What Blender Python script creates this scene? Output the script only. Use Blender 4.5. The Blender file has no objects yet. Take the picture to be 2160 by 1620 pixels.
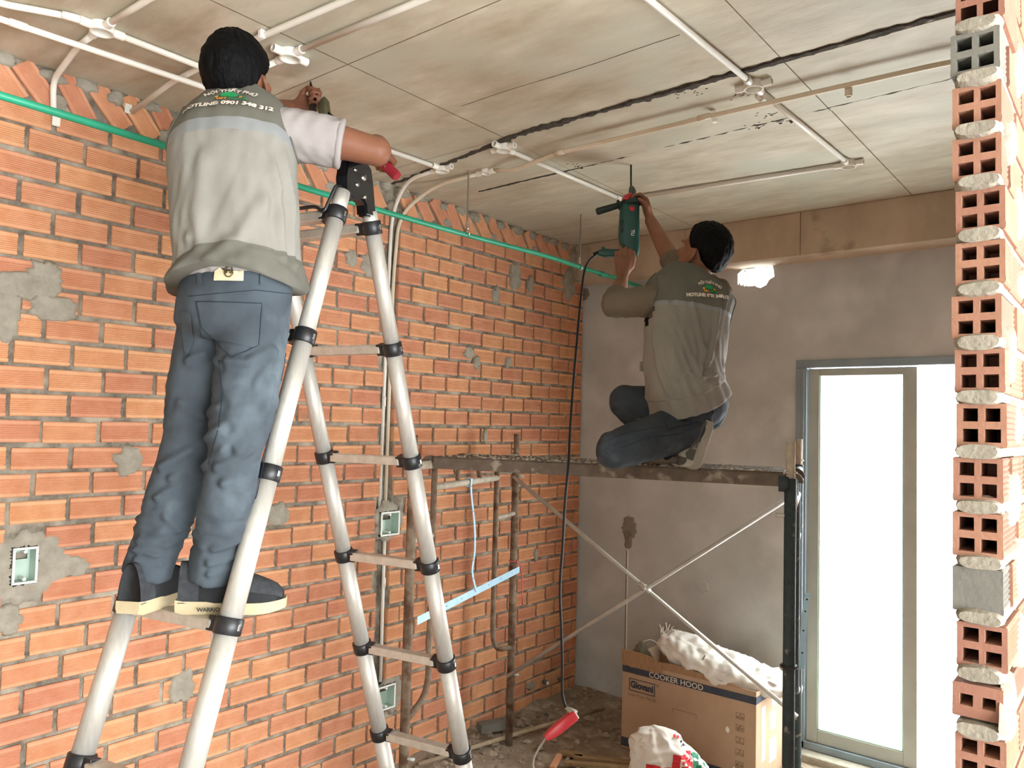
import bpy, bmesh, math, random
import numpy as np
from mathutils import Vector, Matrix, noise
from mathutils.bvhtree import BVHTree

random.seed(7)
rng = np.random.default_rng(11)
SC = bpy.context.scene
COL = SC.collection

# ------------------------------------------------------------------ camera
F_PX = 1638.423
YAW, PITCH, ROLL = -0.6843543, 0.0494371, 0.0261393
CAM = np.array([3.0831, 0.0, 1.8563])
_cy, _sy, _cp, _sp = math.cos(YAW), math.sin(YAW), math.cos(PITCH), math.sin(PITCH)
FWD = np.array([_sy*_cp, _cy*_cp, _sp])
_r = np.array([_cy, -_sy, 0.0]); _u = np.cross(_r, FWD)
RIGHT = _r*math.cos(ROLL) + _u*math.sin(ROLL)
UP = -_r*math.sin(ROLL) + _u*math.cos(ROLL)
cam_data = bpy.data.cameras.new('camera')
cam_data.sensor_width = 36.0
cam_data.lens = F_PX/2160*36.0
cam_data.clip_start = 0.05
cam = bpy.data.objects.new('camera', cam_data)
COL.objects.link(cam)
M = Matrix.Identity(4)
for i in range(3):
    M[i][0], M[i][1], M[i][2], M[i][3] = RIGHT[i], UP[i], -FWD[i], CAM[i]
cam.matrix_world = M
SC.camera = cam

# ------------------------------------------------------------------ world, light, exposure
world = bpy.data.worlds.new('overcast_sky'); SC.world = world
world.use_nodes = True
bg = world.node_tree.nodes['Background']
bg.inputs[0].default_value = (0.96, 0.98, 1.0, 1)
bg.inputs[1].default_value = 7.0
def portal(name, loc, rot, sx, sy):
    l = bpy.data.lights.new(name, 'AREA'); l.shape = 'RECTANGLE'; l.size = sx; l.size_y = sy
    l.cycles.is_portal = True
    o = bpy.data.objects.new(name, l); COL.objects.link(o)
    o.location = loc; o.rotation_euler = rot
portal('door_daylight', (2.15, 4.75, 1.2), (-math.pi/2, 0, 0), 1.4, 2.3)
portal('window_right_offscreen', (5.98, 0.9, 1.5), (0, math.pi/2, 0), 2.7, 4.4)
SC.view_settings.view_transform = 'Standard'
SC.view_settings.look = 'None'
SC.view_settings.gamma = 1.0
SC.view_settings.use_curve_mapping = False
SC.view_settings.exposure = 1.75

# ------------------------------------------------------------------ pixel -> place helpers (2160x1620 frame)
def ray(p):
    return (p[0]-1080)*RIGHT - (p[1]-810)*UP + F_PX*FWD
def onx(p, x=0.0):
    d = ray(p); return CAM + (x-CAM[0])/d[0]*d
def ony(p, y):
    d = ray(p); return CAM + (y-CAM[1])/d[1]*d
def onz(p, z):
    d = ray(p); return CAM + (z-CAM[2])/d[2]*d
def atd(x, y, d):
    return CAM + ray((x, y))/F_PX*d
def proj(q):
    e = np.asarray(q, float)-CAM; w = e@FWD
    return 1080+F_PX*(e@RIGHT)/w, 810-F_PX*(e@UP)/w, w

# ------------------------------------------------------------------ materials
def lin(c):
    if isinstance(c, str):
        c = [int(c[i:i+2], 16)/255 for i in (0, 2, 4)]
        return tuple(((v/12.92) if v <= .04045 else ((v+.055)/1.055)**2.4) for v in c)+(1,)
    return tuple(c)+(1,)
MATS = {}
def mat(name, c1, c2=None, scale=6.0, rough=.8, bump=0.0, bscale=60.0, metal=0.0, detail=6.0, spec=.3,
        rnd=0.0, c3=None, s3=1.3, t3=(.55, .7), stretch=None, bdist=.004, trans=0.0, coat=0.0):
    if name in MATS: return MATS[name]
    m = bpy.data.materials.new(name); m.use_nodes = True
    nt = m.node_tree; N = nt.nodes; L = nt.links
    b = N['Principled BSDF']
    b.inputs['Roughness'].default_value = rough
    b.inputs['Metallic'].default_value = metal
    b.inputs['Specular IOR Level'].default_value = spec
    if coat: b.inputs['Coat Weight'].default_value = coat
    if trans: b.inputs['Transmission Weight'].default_value = trans
    tc = N.new('ShaderNodeTexCoord'); geo = N.new('ShaderNodeNewGeometry')
    src = geo.outputs['Position']
    if stretch:
        mp = N.new('ShaderNodeMapping'); mp.inputs['Scale'].default_value = stretch
        L.new(src, mp.inputs['Vector']); src = mp.outputs['Vector']
    col = None
    if c2 is not None:
        n = N.new('ShaderNodeTexNoise'); n.inputs['Scale'].default_value = scale; n.inputs['Detail'].default_value = detail
        n.inputs['Roughness'].default_value = .6
        L.new(src, n.inputs['Vector'])
        cr = N.new('ShaderNodeValToRGB'); cr.color_ramp.elements[0].position = .35; cr.color_ramp.elements[1].position = .65
        cr.color_ramp.elements[0].color = lin(c1); cr.color_ramp.elements[1].color = lin(c2)
        L.new(n.outputs['Fac'], cr.inputs['Fac']); col = cr.outputs['Color']
    if c3 is not None:
        n3 = N.new('ShaderNodeTexNoise'); n3.inputs['Scale'].default_value = s3; n3.inputs['Detail'].default_value = 8
        L.new(geo.outputs['Position'], n3.inputs['Vector'])
        r3 = N.new('ShaderNodeValToRGB'); r3.color_ramp.elements[0].position = t3[0]; r3.color_ramp.elements[1].position = t3[1]
        r3.color_ramp.elements[0].color = (0, 0, 0, 1); r3.color_ramp.elements[1].color = (1, 1, 1, 1)
        L.new(n3.outputs['Fac'], r3.inputs['Fac'])
        mx = N.new('ShaderNodeMixRGB'); L.new(r3.outputs['Color'], mx.inputs['Fac'])
        if col: L.new(col, mx.inputs['Color1'])
        else: mx.inputs['Color1'].default_value = lin(c1)
        mx.inputs['Color2'].default_value = lin(c3); col = mx.outputs['Color']
    if rnd:
        oi = N.new('ShaderNodeObjectInfo')
        ad = N.new('ShaderNodeMath'); ad.operation = 'ADD'
        L.new(oi.outputs['Random'], ad.inputs[0]); L.new(geo.outputs['Random Per Island'], ad.inputs[1])
        fr = N.new('ShaderNodeMath'); fr.operation = 'FRACT'; L.new(ad.outputs[0], fr.inputs[0])
        mr = N.new('ShaderNodeMapRange'); mr.inputs['To Min'].default_value = 1-rnd; mr.inputs['To Max'].default_value = 1+rnd*.7
        L.new(fr.outputs[0], mr.inputs['Value'])
        hs = N.new('ShaderNodeHueSaturation'); L.new(mr.outputs[0], hs.inputs['Value'])
        mr2 = N.new('ShaderNodeMapRange'); mr2.inputs['To Min'].default_value = .492; mr2.inputs['To Max'].default_value = .508
        L.new(fr.outputs[0], mr2.inputs['Value']); L.new(mr2.outputs[0], hs.inputs['Hue'])
        if col: L.new(col, hs.inputs['Color'])
        else: hs.inputs['Color'].default_value = lin(c1)
        col = hs.outputs['Color']
    if col: L.new(col, b.inputs['Base Color'])
    else: b.inputs['Base Color'].default_value = lin(c1)
    if bump:
        nb = N.new('ShaderNodeTexNoise'); nb.inputs['Scale'].default_value = bscale; nb.inputs['Detail'].default_value = 5
        L.new(src, nb.inputs['Vector'])
        bp = N.new('ShaderNodeBump'); bp.inputs['Strength'].default_value = bump; bp.inputs['Distance'].default_value = bdist
        L.new(nb.outputs['Fac'], bp.inputs['Height']); L.new(bp.outputs['Normal'], b.inputs['Normal'])
    MATS[name] = m
    return m
mat('brick', 'd29c7a', 'c98e6a', 14, .9, .35, 120, rnd=.09, c3='a08a76', s3=5.5, t3=(.66, .8))
mat('brick_dark', '7a5c52', '6c5249', 14, .9, .35, 120, rnd=.12, c3='77736e', s3=5, t3=(.6, .75))
mat('brick_clay', 'a67a66', '9a6f5c', 14, .9, .3, 120, rnd=.14)
mat('brick_hole', '3a2f2a', '463830', 20, .95)
mat('brick_grey', '72716a', '7d7b73', 12, .95, .4, 90)
mat('mortar', '8e8678', '696156', 30, .95, .8, 110, c3='aea594', s3=9, t3=(.45, .65), bdist=.01)
mat('grip_red', '8f2430', '84202b', 9, .5)
mat('cement', 'a09a8c', '8d8679', 18, .95, .6, 90, bdist=.006)
mat('cement_dark', '5c5f5e', '696b68', 16, .95, .6, 90)
mat('ceiling', 'c9c1ae', 'aa9e88', 3.4, .6, .3, 40, c3='b6b5a3', s3=2.6, t3=(.45, .68), stretch=(1, 2.6, 1), spec=.4, detail=12)
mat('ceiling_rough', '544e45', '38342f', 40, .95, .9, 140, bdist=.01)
mat('beam', 'c4b29c', 'b09e88', 4, .9, .4, 60, c3='94826e', s3=6, t3=(.6, .75), stretch=(1, 1, .5))
mat('plaster', 'c2c4c2', 'b0b2af', 2.4, .85, .25, 30, c3='cbcdcb', s3=3.1, t3=(.5, .7))
mat('plaster_fresh', '8c8478', '7a7266', 12, .9, .5, 60)
mat('floor', 'a09382', '857765', 5, .95, .9, 60, c3='b0a494', s3=11, t3=(.5, .65), bdist=.01)
mat('rubble', '8d8172', 'a59a8b', 18, .95, .5, 80, rnd=.35)
mat('crumb', 'cfc8b8', 'a59b8a', 18, .95, rnd=.2)
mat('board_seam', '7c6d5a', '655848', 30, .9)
mat('pvc', 'dcd8cd', 'e6e2d8', 5, .35, spec=.5)
mat('pvc_cream', 'cdbfa6', 'd8ccb6', 5, .45, spec=.5)
mat('ppr_green', '1f8a68', '2a9a78', 5, .4, spec=.5)
mat('chrome', 'c8c8c8', rough=.25, metal=1)
mat('steel_rod', '8a857c', rough=.5, metal=.6)
mat('aluminium', 'c2bfb8', 'b6b3ab', 3, .52, metal=.45, stretch=(40, 40, 1), spec=.5)
mat('alu_flat', 'cfccc2', 'bdb9ae', 30, .45, metal=.6)
mat('alu_top', '8f7a66', 'a28d78', 60, .6, metal=.2, stretch=(1, 20, 1))
mat('black_plastic', '16171a', '1d1e21', 20, .42, spec=.5)
mat('black_gloss', '0b0d10', rough=.16, spec=.6, coat=.3)
mat('scaf_rust', '6e5d4c', '8a7a68', 22, .8, .5, 90, c3='5a4030', s3=14, t3=(.5, .65), metal=.1)
mat('scaf_dark', '2f3b40', '3d484a', 24, .7, .5, 90, c3='8d8878', s3=22, t3=(.62, .7))
mat('scaf_pale', 'a49a88', 'b9b0a0', 26, .8, .5, 120)
mat('galv', 'c4c4be', 'b2b2ac', 18, .5, .2, 90, metal=.4)
mat('plank_steel', '5b5148', '6d6257', 18, .85, .5, 70, c3='9a9184', s3=16, t3=(.58, .7))
mat('blue_strip', 'a6cce2', 'b6d6e8', 12, .5)
mat('pink_string', 'd9706c', rough=.8)
mat('cable_black', '111214', rough=.5)
mat('cable_grey', '8d8676', rough=.6)
mat('red_plastic', 'c0323a', 'b62c34', 9, .4, spec=.5)
mat('white_paint', 'eceae4', rough=.5)
mat('cardboard', 'b69a80', 'ac8f75', 5, .85, .15, 60)
mat('cardboard_torn', '9a7656', 'b59372', 40, .9, .8, 120, stretch=(6, 1, .4))
mat('print_navy', '3b404c', '454a56', 14, .8)
mat('print_pale', 'cfc6ba', rough=.8)
mat('print_brown', '7a5f48', rough=.85)
mat('paper_white', 'e9e6dc', 'dedbd0', 9, .8)
mat('sack', 'e4e1da', 'd6d2ca', 8, .7, .25, 300, spec=.3)
mat('sack_in', '7d7766', '6a6455', 14, .9)
mat('print_red', 'd2323c', rough=.7)
mat('print_green', '2f7a5c', rough=.7)
mat('print_black', '2b2b2b', rough=.7)
mat('wood', '9b8462', '86704f', 12, .85, .4, 60, stretch=(1, 8, 1))
mat('wood_pale', 'b7ab94', 'a1937a', 12, .85, .4, 60)
mat('box_pale_green', 'bcd0c4', 'aec4b8', 9, .45)
mat('door_frame', '7f8f98', '8b9aa2', 6, .45, metal=.3)
mat('door_sash', 'a3aaa4', 'adb3ac', 6, .5)
mat('rubber_green', '9fc4ae', rough=.6)
mat('concrete_out', 'b9bdbc', 'cfd2d0', 6, .9)
mat('skin', '784e39', '6d4431', 10, .55, .12, 200, spec=.35)
mat('skin2', '8a6049', '7e5540', 10, .55, .12, 200, spec=.35)
mat('hair', '020203', '040405', 60, .65, .8, 220, spec=.12, stretch=(1, 1, .25))
mat('denim', '444d54', '383f46', 7, .9, .35, 500, c3='6d7b84', s3=3.4, t3=(.58, .8))
mat('denim_dark', '3b4249', '30363c', 9, .9, .4, 500, c3='56646f', s3=4.4, t3=(.64, .8))
mat('denim_seam', '1d2733', rough=.9)
mat('vest_grey', '85837c', '7d7b74', 6, .85, .3, 400)
mat('vest_olive', '63625a', '5b5a52', 8, .85, .3, 400)
mat('vest_pale', 'a3a19a', '9a9891', 6, .85, .3, 400)
mat('vest_yoke2', '76736a', '6d6a61', 8, .85, .3, 400)
mat('reflective', '787b7c', '7f8283', 8, .5, spec=.5)
mat('tshirt', '96908e', '8d8785', 6, .9, .2, 300)
mat('shirt_taupe', '6e6455', '655b4d', 6, .9, .25, 300)
mat('shoe_black', '1a1c1e', '232527', 30, .8, .3, 200)
mat('shoe_mesh', '3a3c40', '2d2f33', 60, .85, .4, 400)
mat('sole_cream', 'b7a98a', 'a99a7a', 9, .75, .3, 60)
mat('sneaker_white', 'a8a298', '9c968c', 9, .7)
mat('sneaker_sole', '8b857b', '968f85', 12, .8)
mat('sneaker_grey', '4a4743', '55524d', 12, .8)
mat('leather_patch', 'c9c0a0', 'bdb493', 12, .7)
mat('brass', '7a6a4a', rough=.4, metal=.8)
mat('tool_green', '12443f', '174d47', 8, .45, spec=.5)
mat('tool_dark', '1f2a28', '27322f', 20, .5)
mat('tool_grey', '56605a', '4c5650', 14, .5)
mat('steel_dark', '2a2724', rough=.4, metal=.7)
mat('hammer_head', '5f5c40', '4c4a36', 14, .5, metal=.4)
def glass_mat():
    m = bpy.data.materials.new('pane_glass'); m.use_nodes = True
    nt = m.node_tree; N = nt.nodes; L = nt.links
    N.remove(N['Principled BSDF'])
    t = N.new('ShaderNodeBsdfTransparent'); t.inputs[0].default_value = (.93, .97, .95, 1)
    g = N.new('ShaderNodeBsdfGlossy'); g.inputs['Roughness'].default_value = .02
    mx = N.new('ShaderNodeMixShader'); mx.inputs[0].default_value = .06
    L.new(t.outputs[0], mx.inputs[1]); L.new(g.outputs[0], mx.inputs[2])
    L.new(mx.outputs[0], N['Material Output'].inputs['Surface'])
    MATS['pane_glass'] = m
glass_mat()

# ------------------------------------------------------------------ mesh helpers
def tag(o, label=None, cat=None, group=None, kind=None):
    if label: o['label'] = label
    if cat: o['category'] = cat
    if group: o['group'] = group
    if kind: o['kind'] = kind
    return o
def link(o, parent=None):
    COL.objects.link(o)
    if parent is not None:
        o.parent = parent
        o.matrix_parent_inverse = Matrix.Translation(parent.location).inverted() if parent.rotation_euler[:] == (0, 0, 0) else parent.matrix_basis.inverted()
    return o
def empty(name, loc):
    o = bpy.data.objects.new(name, None); o.location = Vector(loc); COL.objects.link(o); return o
class MB:
    """collects shapes (world coordinates) into one mesh"""
    def __init__(s): s.v = []; s.f = []
    def add(s, V, Fs):
        n = len(s.v); s.v += [tuple(map(float, p)) for p in V]; s.f += [tuple(i+n for i in f) for f in Fs]; return s
    def box(s, lo, hi, bev=0.0, R=None, c=None):
        x0, y0, z0 = lo; x1, y1, z1 = hi
        if bev:
            bm = bmesh.new(); bmesh.ops.create_cube(bm, size=1.0)
            for v in bm.verts:
                v.co = Vector(((x0+x1)/2+v.co.x*(x1-x0), (y0+y1)/2+v.co.y*(y1-y0), (z0+z1)/2+v.co.z*(z1-z0)))
            bmesh.ops.bevel(bm, geom=list(bm.edges), offset=bev, segments=2, affect='EDGES', profile=.5)
            V = [tuple(v.co) for v in bm.verts]; bm.verts.index_update(); Fs = [tuple(v.index for v in f.verts) for f in bm.faces]; bm.free()
        else:
            V = [(x0, y0, z0), (x1, y0, z0), (x1, y1, z0), (x0, y1, z0), (x0, y0, z1), (x1, y0, z1), (x1, y1, z1), (x0, y1, z1)]
            Fs = [(0, 3, 2, 1), (4, 5, 6, 7), (0, 1, 5, 4), (1, 2, 6, 5), (2, 3, 7, 6), (3, 0, 4, 7)]
        if R is not None: V = [tuple(Vector(c)+R@(Vector(p))) for p in V]
        return s.add(V, Fs)
    def tube(s, pts, rad, seg=10, cap=True, close=False):
        V, Fs = tube_vf(pts, rad, seg, cap, close); return s.add(V, Fs)
    def loft(s, rings, seg=24, cap=True):
        V, Fs = loft_vf(rings, seg, cap); return s.add(V, Fs)
    def build(s, name, m, parent=None, smooth=False):
        return mk(name, s.v, s.f, m, parent, smooth)
def mk(name, V, Fs, m, parent=None, smooth=False):
    me = bpy.data.meshes.new(name); me.from_pydata([tuple(map(float, p)) for p in V], [], [tuple(f) for f in Fs]); me.update()
    if smooth:
        me.polygons.foreach_set('use_smooth', [True]*len(me.polygons))
        if smooth == 'auto':
            me.set_sharp_from_angle(angle=math.radians(40))
    if m: me.materials.append(MATS[m] if isinstance(m, str) else m)
    o = bpy.data.objects.new(name, me)
    return link(o, parent)
def tube_vf(pts, rad, seg=10, cap=True, close=False):
    P = [Vector(p) for p in pts]; n = len(P)
    if not hasattr(rad, '__len__'): rad = [rad]*n
    V = []; Fs = []
    t0 = (P[1]-P[0]).normalized()
    ref = Vector((0, 0, 1)) if abs(t0.z) < .9 else Vector((1, 0, 0))
    a = t0.cross(ref).normalized()
    for i in range(n):
        if close: t = (P[(i+1) % n]-P[i-1]).normalized()
        else: t = (P[min(i+1, n-1)]-P[max(i-1, 0)])
        t = t.normalized() if t.length > 1e-9 else t0
        a = (a-t*a.dot(t)); a = a.normalized() if a.length > 1e-6 else t.orthogonal().normalized()
        b = t.cross(a)
        for k in range(seg):
            an = 2*math.pi*k/seg
            V.append(P[i]+(a*math.cos(an)+b*math.sin(an))*rad[i])
    m = n if close else n-1
    for i in range(m):
        for k in range(seg):
            j = (i+1) % n
            Fs.append((i*seg+k, i*seg+(k+1) % seg, j*seg+(k+1) % seg, j*seg+k))
    if cap and not close:
        Fs.append(tuple(range(seg))[::-1]); Fs.append(tuple((n-1)*seg+k for k in range(seg)))
    return V, Fs
def loft_vf(rings, seg=24, cap=True):
    """rings: (centre, half-width vector, half-depth vector, exponent)"""
    V = []; Fs = []; n = len(rings)
    for c, a, b, e in rings:
        c = np.asarray(c, float); a = np.asarray(a, float); b = np.asarray(b, float)
        for k in range(seg):
            t = 2*math.pi*k/seg; ct, st = math.cos(t), math.sin(t)
            V.append(c+a*math.copysign(abs(ct)**(2/e), ct)+b*math.copysign(abs(st)**(2/e), st))
    for i in range(n-1):
        for k in range(seg):
            Fs.append((i*seg+k, i*seg+(k+1) % seg, (i+1)*seg+(k+1) % seg, (i+1)*seg+k))
    if cap:
        Fs.append(tuple(range(seg))[::-1]); Fs.append(tuple((n-1)*seg+k for k in range(seg)))
    return V, Fs
def bez(pts, n=8):
    """Catmull-Rom through the points"""
    P = [np.asarray(p, float) for p in pts]; P = [2*P[0]-P[1]]+P+[2*P[-1]-P[-2]]; out = []
    for i in range(1, len(P)-2):
        for k in range(n):
            t = k/n
            out.append(.5*((2*P[i])+(-P[i-1]+P[i+1])*t+(2*P[i-1]-5*P[i]+4*P[i+1]-P[i+2])*t*t+(-P[i-1]+3*P[i]-3*P[i+1]+P[i+2])*t**3))
    out.append(P[-2]); return out
def nz(p, s=1.0):
    return noise.noise(Vector(p)*s)
def text_vf(s, size=1.0, align='CENTER', bold=0.0, space=1.0, shear=0.0):
    cu = bpy.data.curves.new('lettering', 'FONT'); cu.body = s; cu.size = size; cu.align_x = align; cu.align_y = 'CENTER'
    cu.offset = bold; cu.space_character = space; cu.shear = shear; cu.resolution_u = 3
    ob = bpy.data.objects.new('lettering', cu); me = bpy.data.meshes.new_from_object(ob)
    V = [tuple(v.co) for v in me.vertices]; Fs = [tuple(p.vertices) for p in me.polygons]
    bpy.data.objects.remove(ob); bpy.data.curves.remove(cu); bpy.data.meshes.remove(me)
    return V, Fs
# ------------------------------------------------------------------ the setting
H = 3.10; YB = 4.565; XP0, XP1, YP = 2.802, 2.884, 1.67
def noisy_grid(name, nu, nv, fn, m, parent=None):
    V = [fn(i/nu, j/nv) for j in range(nv+1) for i in range(nu+1)]
    Fs = [(j*(nu+1)+i, j*(nu+1)+i+1, (j+1)*(nu+1)+i+1, (j+1)*(nu+1)+i) for j in range(nv) for i in range(nu)]
    return mk(name, V, Fs, m, parent, True)
# floor
def ffn(u, v):
    x = -.1+u*3.1; y = 1.6+v*3.1
    z = .012*nz((x*2, y*2, 0))+.006*nz((x*9, y*9, 3))
    edge = max(0, 1-x/.45)+max(0, 1-(4.57-y)/.4)
    return (x, y, z+.05*min(1, edge)**2*(1+.6*nz((x*5, y*5, 7))))
fl = MB(); fl.box((-.2, -2.4, -.15), (6.2, YB+.12, -.03))
nf = 90
V = [ffn(i/nf, j/nf) for j in range(nf+1) for i in range(nf+1)]
fl.add(V, [(j*(nf+1)+i, j*(nf+1)+i+1, (j+1)*(nf+1)+i+1, (j+1)*(nf+1)+i) for j in range(nf) for i in range(nf)])
fl.add([(-.2, -2.4, 0), (6.2, -2.4, 0), (6.2, 1.6, 0), (-.2, 1.6, 0)], [(0, 1, 2, 3)])
fl.add([(3.0, 1.6, 0), (6.2, 1.6, 0), (6.2, 4.7, 0), (3.0, 4.7, 0)], [(0, 1, 2, 3)])
floor = tag(fl.build('floor', 'floor', smooth='auto'), 'dusty bare concrete floor strewn with rubble', kind='structure')

# ceiling: cast slab with the prints of the formwork boards
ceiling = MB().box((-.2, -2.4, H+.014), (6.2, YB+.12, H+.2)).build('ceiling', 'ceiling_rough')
tag(ceiling, 'bare concrete ceiling slab with board marks', kind='structure')
xs = [-.2, .92, 2.15, 3.37, 4.6, 6.2]; ys = [-2.4, -.9, .45, 1.69, 2.555, 3.06, 4.42]
for i in range(len(xs)-1):
    for j in range(len(ys)-1):
        dz = .0006*math.sin(i*3.1+j*1.7)
        if j == 4: dz -= .003
        g = .002
        MB().box((xs[i]+g, ys[j]+g, H+dz), (xs[i+1]-g, ys[j+1]-g, H+.016)).build('panel', 'ceiling', ceiling)
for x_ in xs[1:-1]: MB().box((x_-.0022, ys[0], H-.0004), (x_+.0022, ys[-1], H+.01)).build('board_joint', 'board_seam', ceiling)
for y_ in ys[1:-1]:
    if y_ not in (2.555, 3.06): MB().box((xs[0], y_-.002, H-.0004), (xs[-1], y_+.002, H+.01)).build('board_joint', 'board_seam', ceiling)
def ragged(y0f, x0, x1, w, drop, seed, name='joint_ridge'):
    V = []; Fs = []; n = int((x1-x0)/.012)
    for i in range(n+1):
        x = x0+(x1-x0)*i/n; yc = y0f(x)
        ww = w*(.45+.9*abs(nz((x*3, seed, 1)))+.5*abs(nz((x*17, seed, 5))))
        a = yc-ww*(.5+.3*nz((x*25, seed, 9))); b = yc+ww*(.5+.45*nz((x*31, seed, 4)))
        dd = drop*(.6+.8*abs(nz((x*12, seed, 2))))
        V += [(x, a, H+.004), (x, a+ww*.2, H-dd), (x, b-ww*.2, H-dd*.6), (x, b, H+.004)]
        if i < n:
            for k in range(3): Fs.append((i*4+k, i*4+k+1, i*4+k+5, i*4+k+4))
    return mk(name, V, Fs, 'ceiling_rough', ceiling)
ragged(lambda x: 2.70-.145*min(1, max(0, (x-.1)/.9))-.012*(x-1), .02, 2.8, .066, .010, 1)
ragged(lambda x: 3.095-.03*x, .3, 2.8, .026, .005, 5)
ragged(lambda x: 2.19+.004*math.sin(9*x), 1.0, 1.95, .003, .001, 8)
# y-running seam at x 2.15 is crumbly near the crossing
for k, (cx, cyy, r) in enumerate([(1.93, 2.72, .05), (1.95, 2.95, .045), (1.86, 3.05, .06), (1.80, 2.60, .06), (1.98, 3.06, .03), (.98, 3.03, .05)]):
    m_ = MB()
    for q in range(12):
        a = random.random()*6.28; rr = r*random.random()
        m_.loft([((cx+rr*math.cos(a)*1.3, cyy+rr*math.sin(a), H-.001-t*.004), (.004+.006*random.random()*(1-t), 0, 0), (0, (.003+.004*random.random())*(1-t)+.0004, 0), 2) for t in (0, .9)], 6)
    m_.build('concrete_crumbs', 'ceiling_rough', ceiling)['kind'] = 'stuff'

# left wall: hollow clay bricks in mortar
CHASE = (2.715, 2.80, .36, 2.97)
EBOX = [(1.036, 1.109, 1.247, 1.367), (2.725, 2.846, 1.253, 1.369), (2.745, 2.856, .355, .471)]
def in_box(y, z, pad=0):
    return any(a-pad < y < b+pad and c-pad < z < d+pad for a, b, c, d in EBOX)
def mortar_x(y, z):
    x = -.011+.004*nz((3, y*16, z*16))+.003*nz((9, y*50, z*50))
    if CHASE[0] < y < CHASE[1] and CHASE[2] < z < CHASE[3]: x = -.042+.004*nz((1, y*20, z*20))
    if in_box(y, z, .012): x = -.0595
    return x
ny, nzv = 300, 230
V = []
for j in range(nzv+1):
    for i in range(ny+1):
        y = .3+4.3*i/ny; z = j*H/nzv
        V.append((mortar_x(y, z), y, z))
wl = MB(); wl.add(V, [(j*(ny+1)+i, j*(ny+1)+i+1, (j+1)*(ny+1)+i+1, (j+1)*(ny+1)+i) for j in range(nzv) for i in range(ny)])
wl.box((-.16, -2.4, -.05), (-.06, YB+.1, H+.05)); wl.add([(-.011, -2.4, 0), (-.011, .3, 0), (-.011, .3, H), (-.011, -2.4, H)], [(0, 1, 2, 3)])
wall_left = tag(wl.build('wall_left', 'mortar', smooth='auto'), 'unplastered wall of orange ribbed hollow bricks', kind='structure')

def brick_vf(L, Hh, D, ng=7, both=False, seed=0, chip=0.0):
    r = random.Random(seed)
    z0 = -Hh*.5; prof = [(z0, -.004), (z0+.004, 0)]
    a, b = -Hh*.36, Hh*.30
    for i in range(ng):
        zc = a+(b-a)*(i+.5)/ng
        prof += [(zc-.002, 0), (zc+.0014, -.0042)]
    prof += [(b+.001, 0), (Hh*.5-.004, 0), (Hh*.5, -.004)]
    n = len(prof); V = []; Fs = []
    for s in (-1, 1):
        for (z, x) in prof:
            jy = (r.random()-.5)*.003
            V.append((x, s*L*.5+jy-s*(.0015 if x < 0 else 0), z+(r.random()-.5)*.0006))
    for i in range(n-1): Fs.append((i, n+i, n+i+1, i+1))
    k = 2*n
    V += [(-D, -L*.5, -Hh*.5), (-D, L*.5, -Hh*.5), (-D, L*.5, Hh*.5), (-D, -L*.5, Hh*.5)]
    Fs += [(k, k+1, n, 0), (n-1, 2*n-1, k+2, k+3)]
    Fs.append(tuple([k]+list(range(0, n))+[k+3])); Fs.append(tuple([k+2]+[n+i for i in range(n-1, -1, -1)]+[k+1]))
    return V, Fs
def brick_mesh(nm, *a, m='brick', **k):
    V, Fs = brick_vf(*a, **k); me = bpy.data.meshes.new(nm); me.from_pydata(V, [], Fs); me.update(); me.materials.append(MATS[m]); return me
FULL = [brick_mesh('brick', .183+.002*math.sin(i*2), .079+.001*math.sin(i*5), .035, seed=i) for i in range(8)]
bricks = []   # (loc, rot_x, mesh or length)
PZ = .095; Z0 = 2.87
PATCHZ = [(.90, 1.20, 2.14, 2.42)]
for r in range(-1, 31):
    zc = Z0-PZ*(r+.5)
    if zc < .0: break
    ph = 1.002 if r % 2 == 0 else 1.101
    y = ph-.199*9+.012*math.sin(r*2.3); i = 0
    edges = []
    while y < YB+.2:
        edges.append(y); y += .199+.004*math.sin(i*1.9+r*1.3); i += 1
    for a, b in zip(edges[:-1], edges[1:]):
        lo, hi = a+.008, b-.008
        if hi > YB-.012: hi = YB-.012
        if hi-lo < .03 or lo < -.7: continue
        segs = [(lo, hi)]
        if CHASE[2] < zc < CHASE[3]:
            ns = []
            for s0, s1 in segs:
                if s1 <= CHASE[0] or s0 >= CHASE[1]: ns.append((s0, s1)); continue
                if s0 < CHASE[0]-.02: ns.append((s0, CHASE[0]))
                if s1 > CHASE[1]+.02: ns.append((CHASE[1], s1))
            segs = ns
        for s0, s1 in segs:
            out = [(s0, s1)]
            for (a0, a1, c0, c1) in EBOX:
                if c0-.045 < zc < c1+.045:
                    o2 = []
                    for t0, t1 in out:
                        if t1 <= a0-.03 or t0 >= a1+.03: o2.append((t0, t1)); continue
                        if t0 < a0-.06: o2.append((t0, a0-.03))
                        if t1 > a1+.06: o2.append((a1+.03, t1))
                    out = o2
            for t0, t1 in out:
                bricks.append((.001+random.uniform(-.003, .003), (t0+t1)/2, zc+random.uniform(-.003, .003), t1-t0, random.uniform(-.012, .012), random.uniform(-.012, .012)))
def px_area(b):
    x, y, z, L = b[:4]
    if y < .2: return 0
    p = [proj((0, y+sy*L/2, z+sz*.04)) for sy in (-1, 1) for sz in (-1, 1)]
    cx = sum(q[0] for q in p)/4; cyy = sum(q[1] for q in p)/4
    if not (-40 < cx < 2160 and -30 < cyy < 1650): return 0
    x0, x1 = max(0, min(q[0] for q in p)), min(2160, max(q[0] for q in p))
    # hidden behind the man on the ladder
    if 400 < cx < 610 and 230 < cyy < 780: return 1e-3
    return max(0, x1-x0)*abs(p[0][1]-p[1][1])
bricks.sort(key=px_area, reverse=True)
rest = MB()
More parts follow.
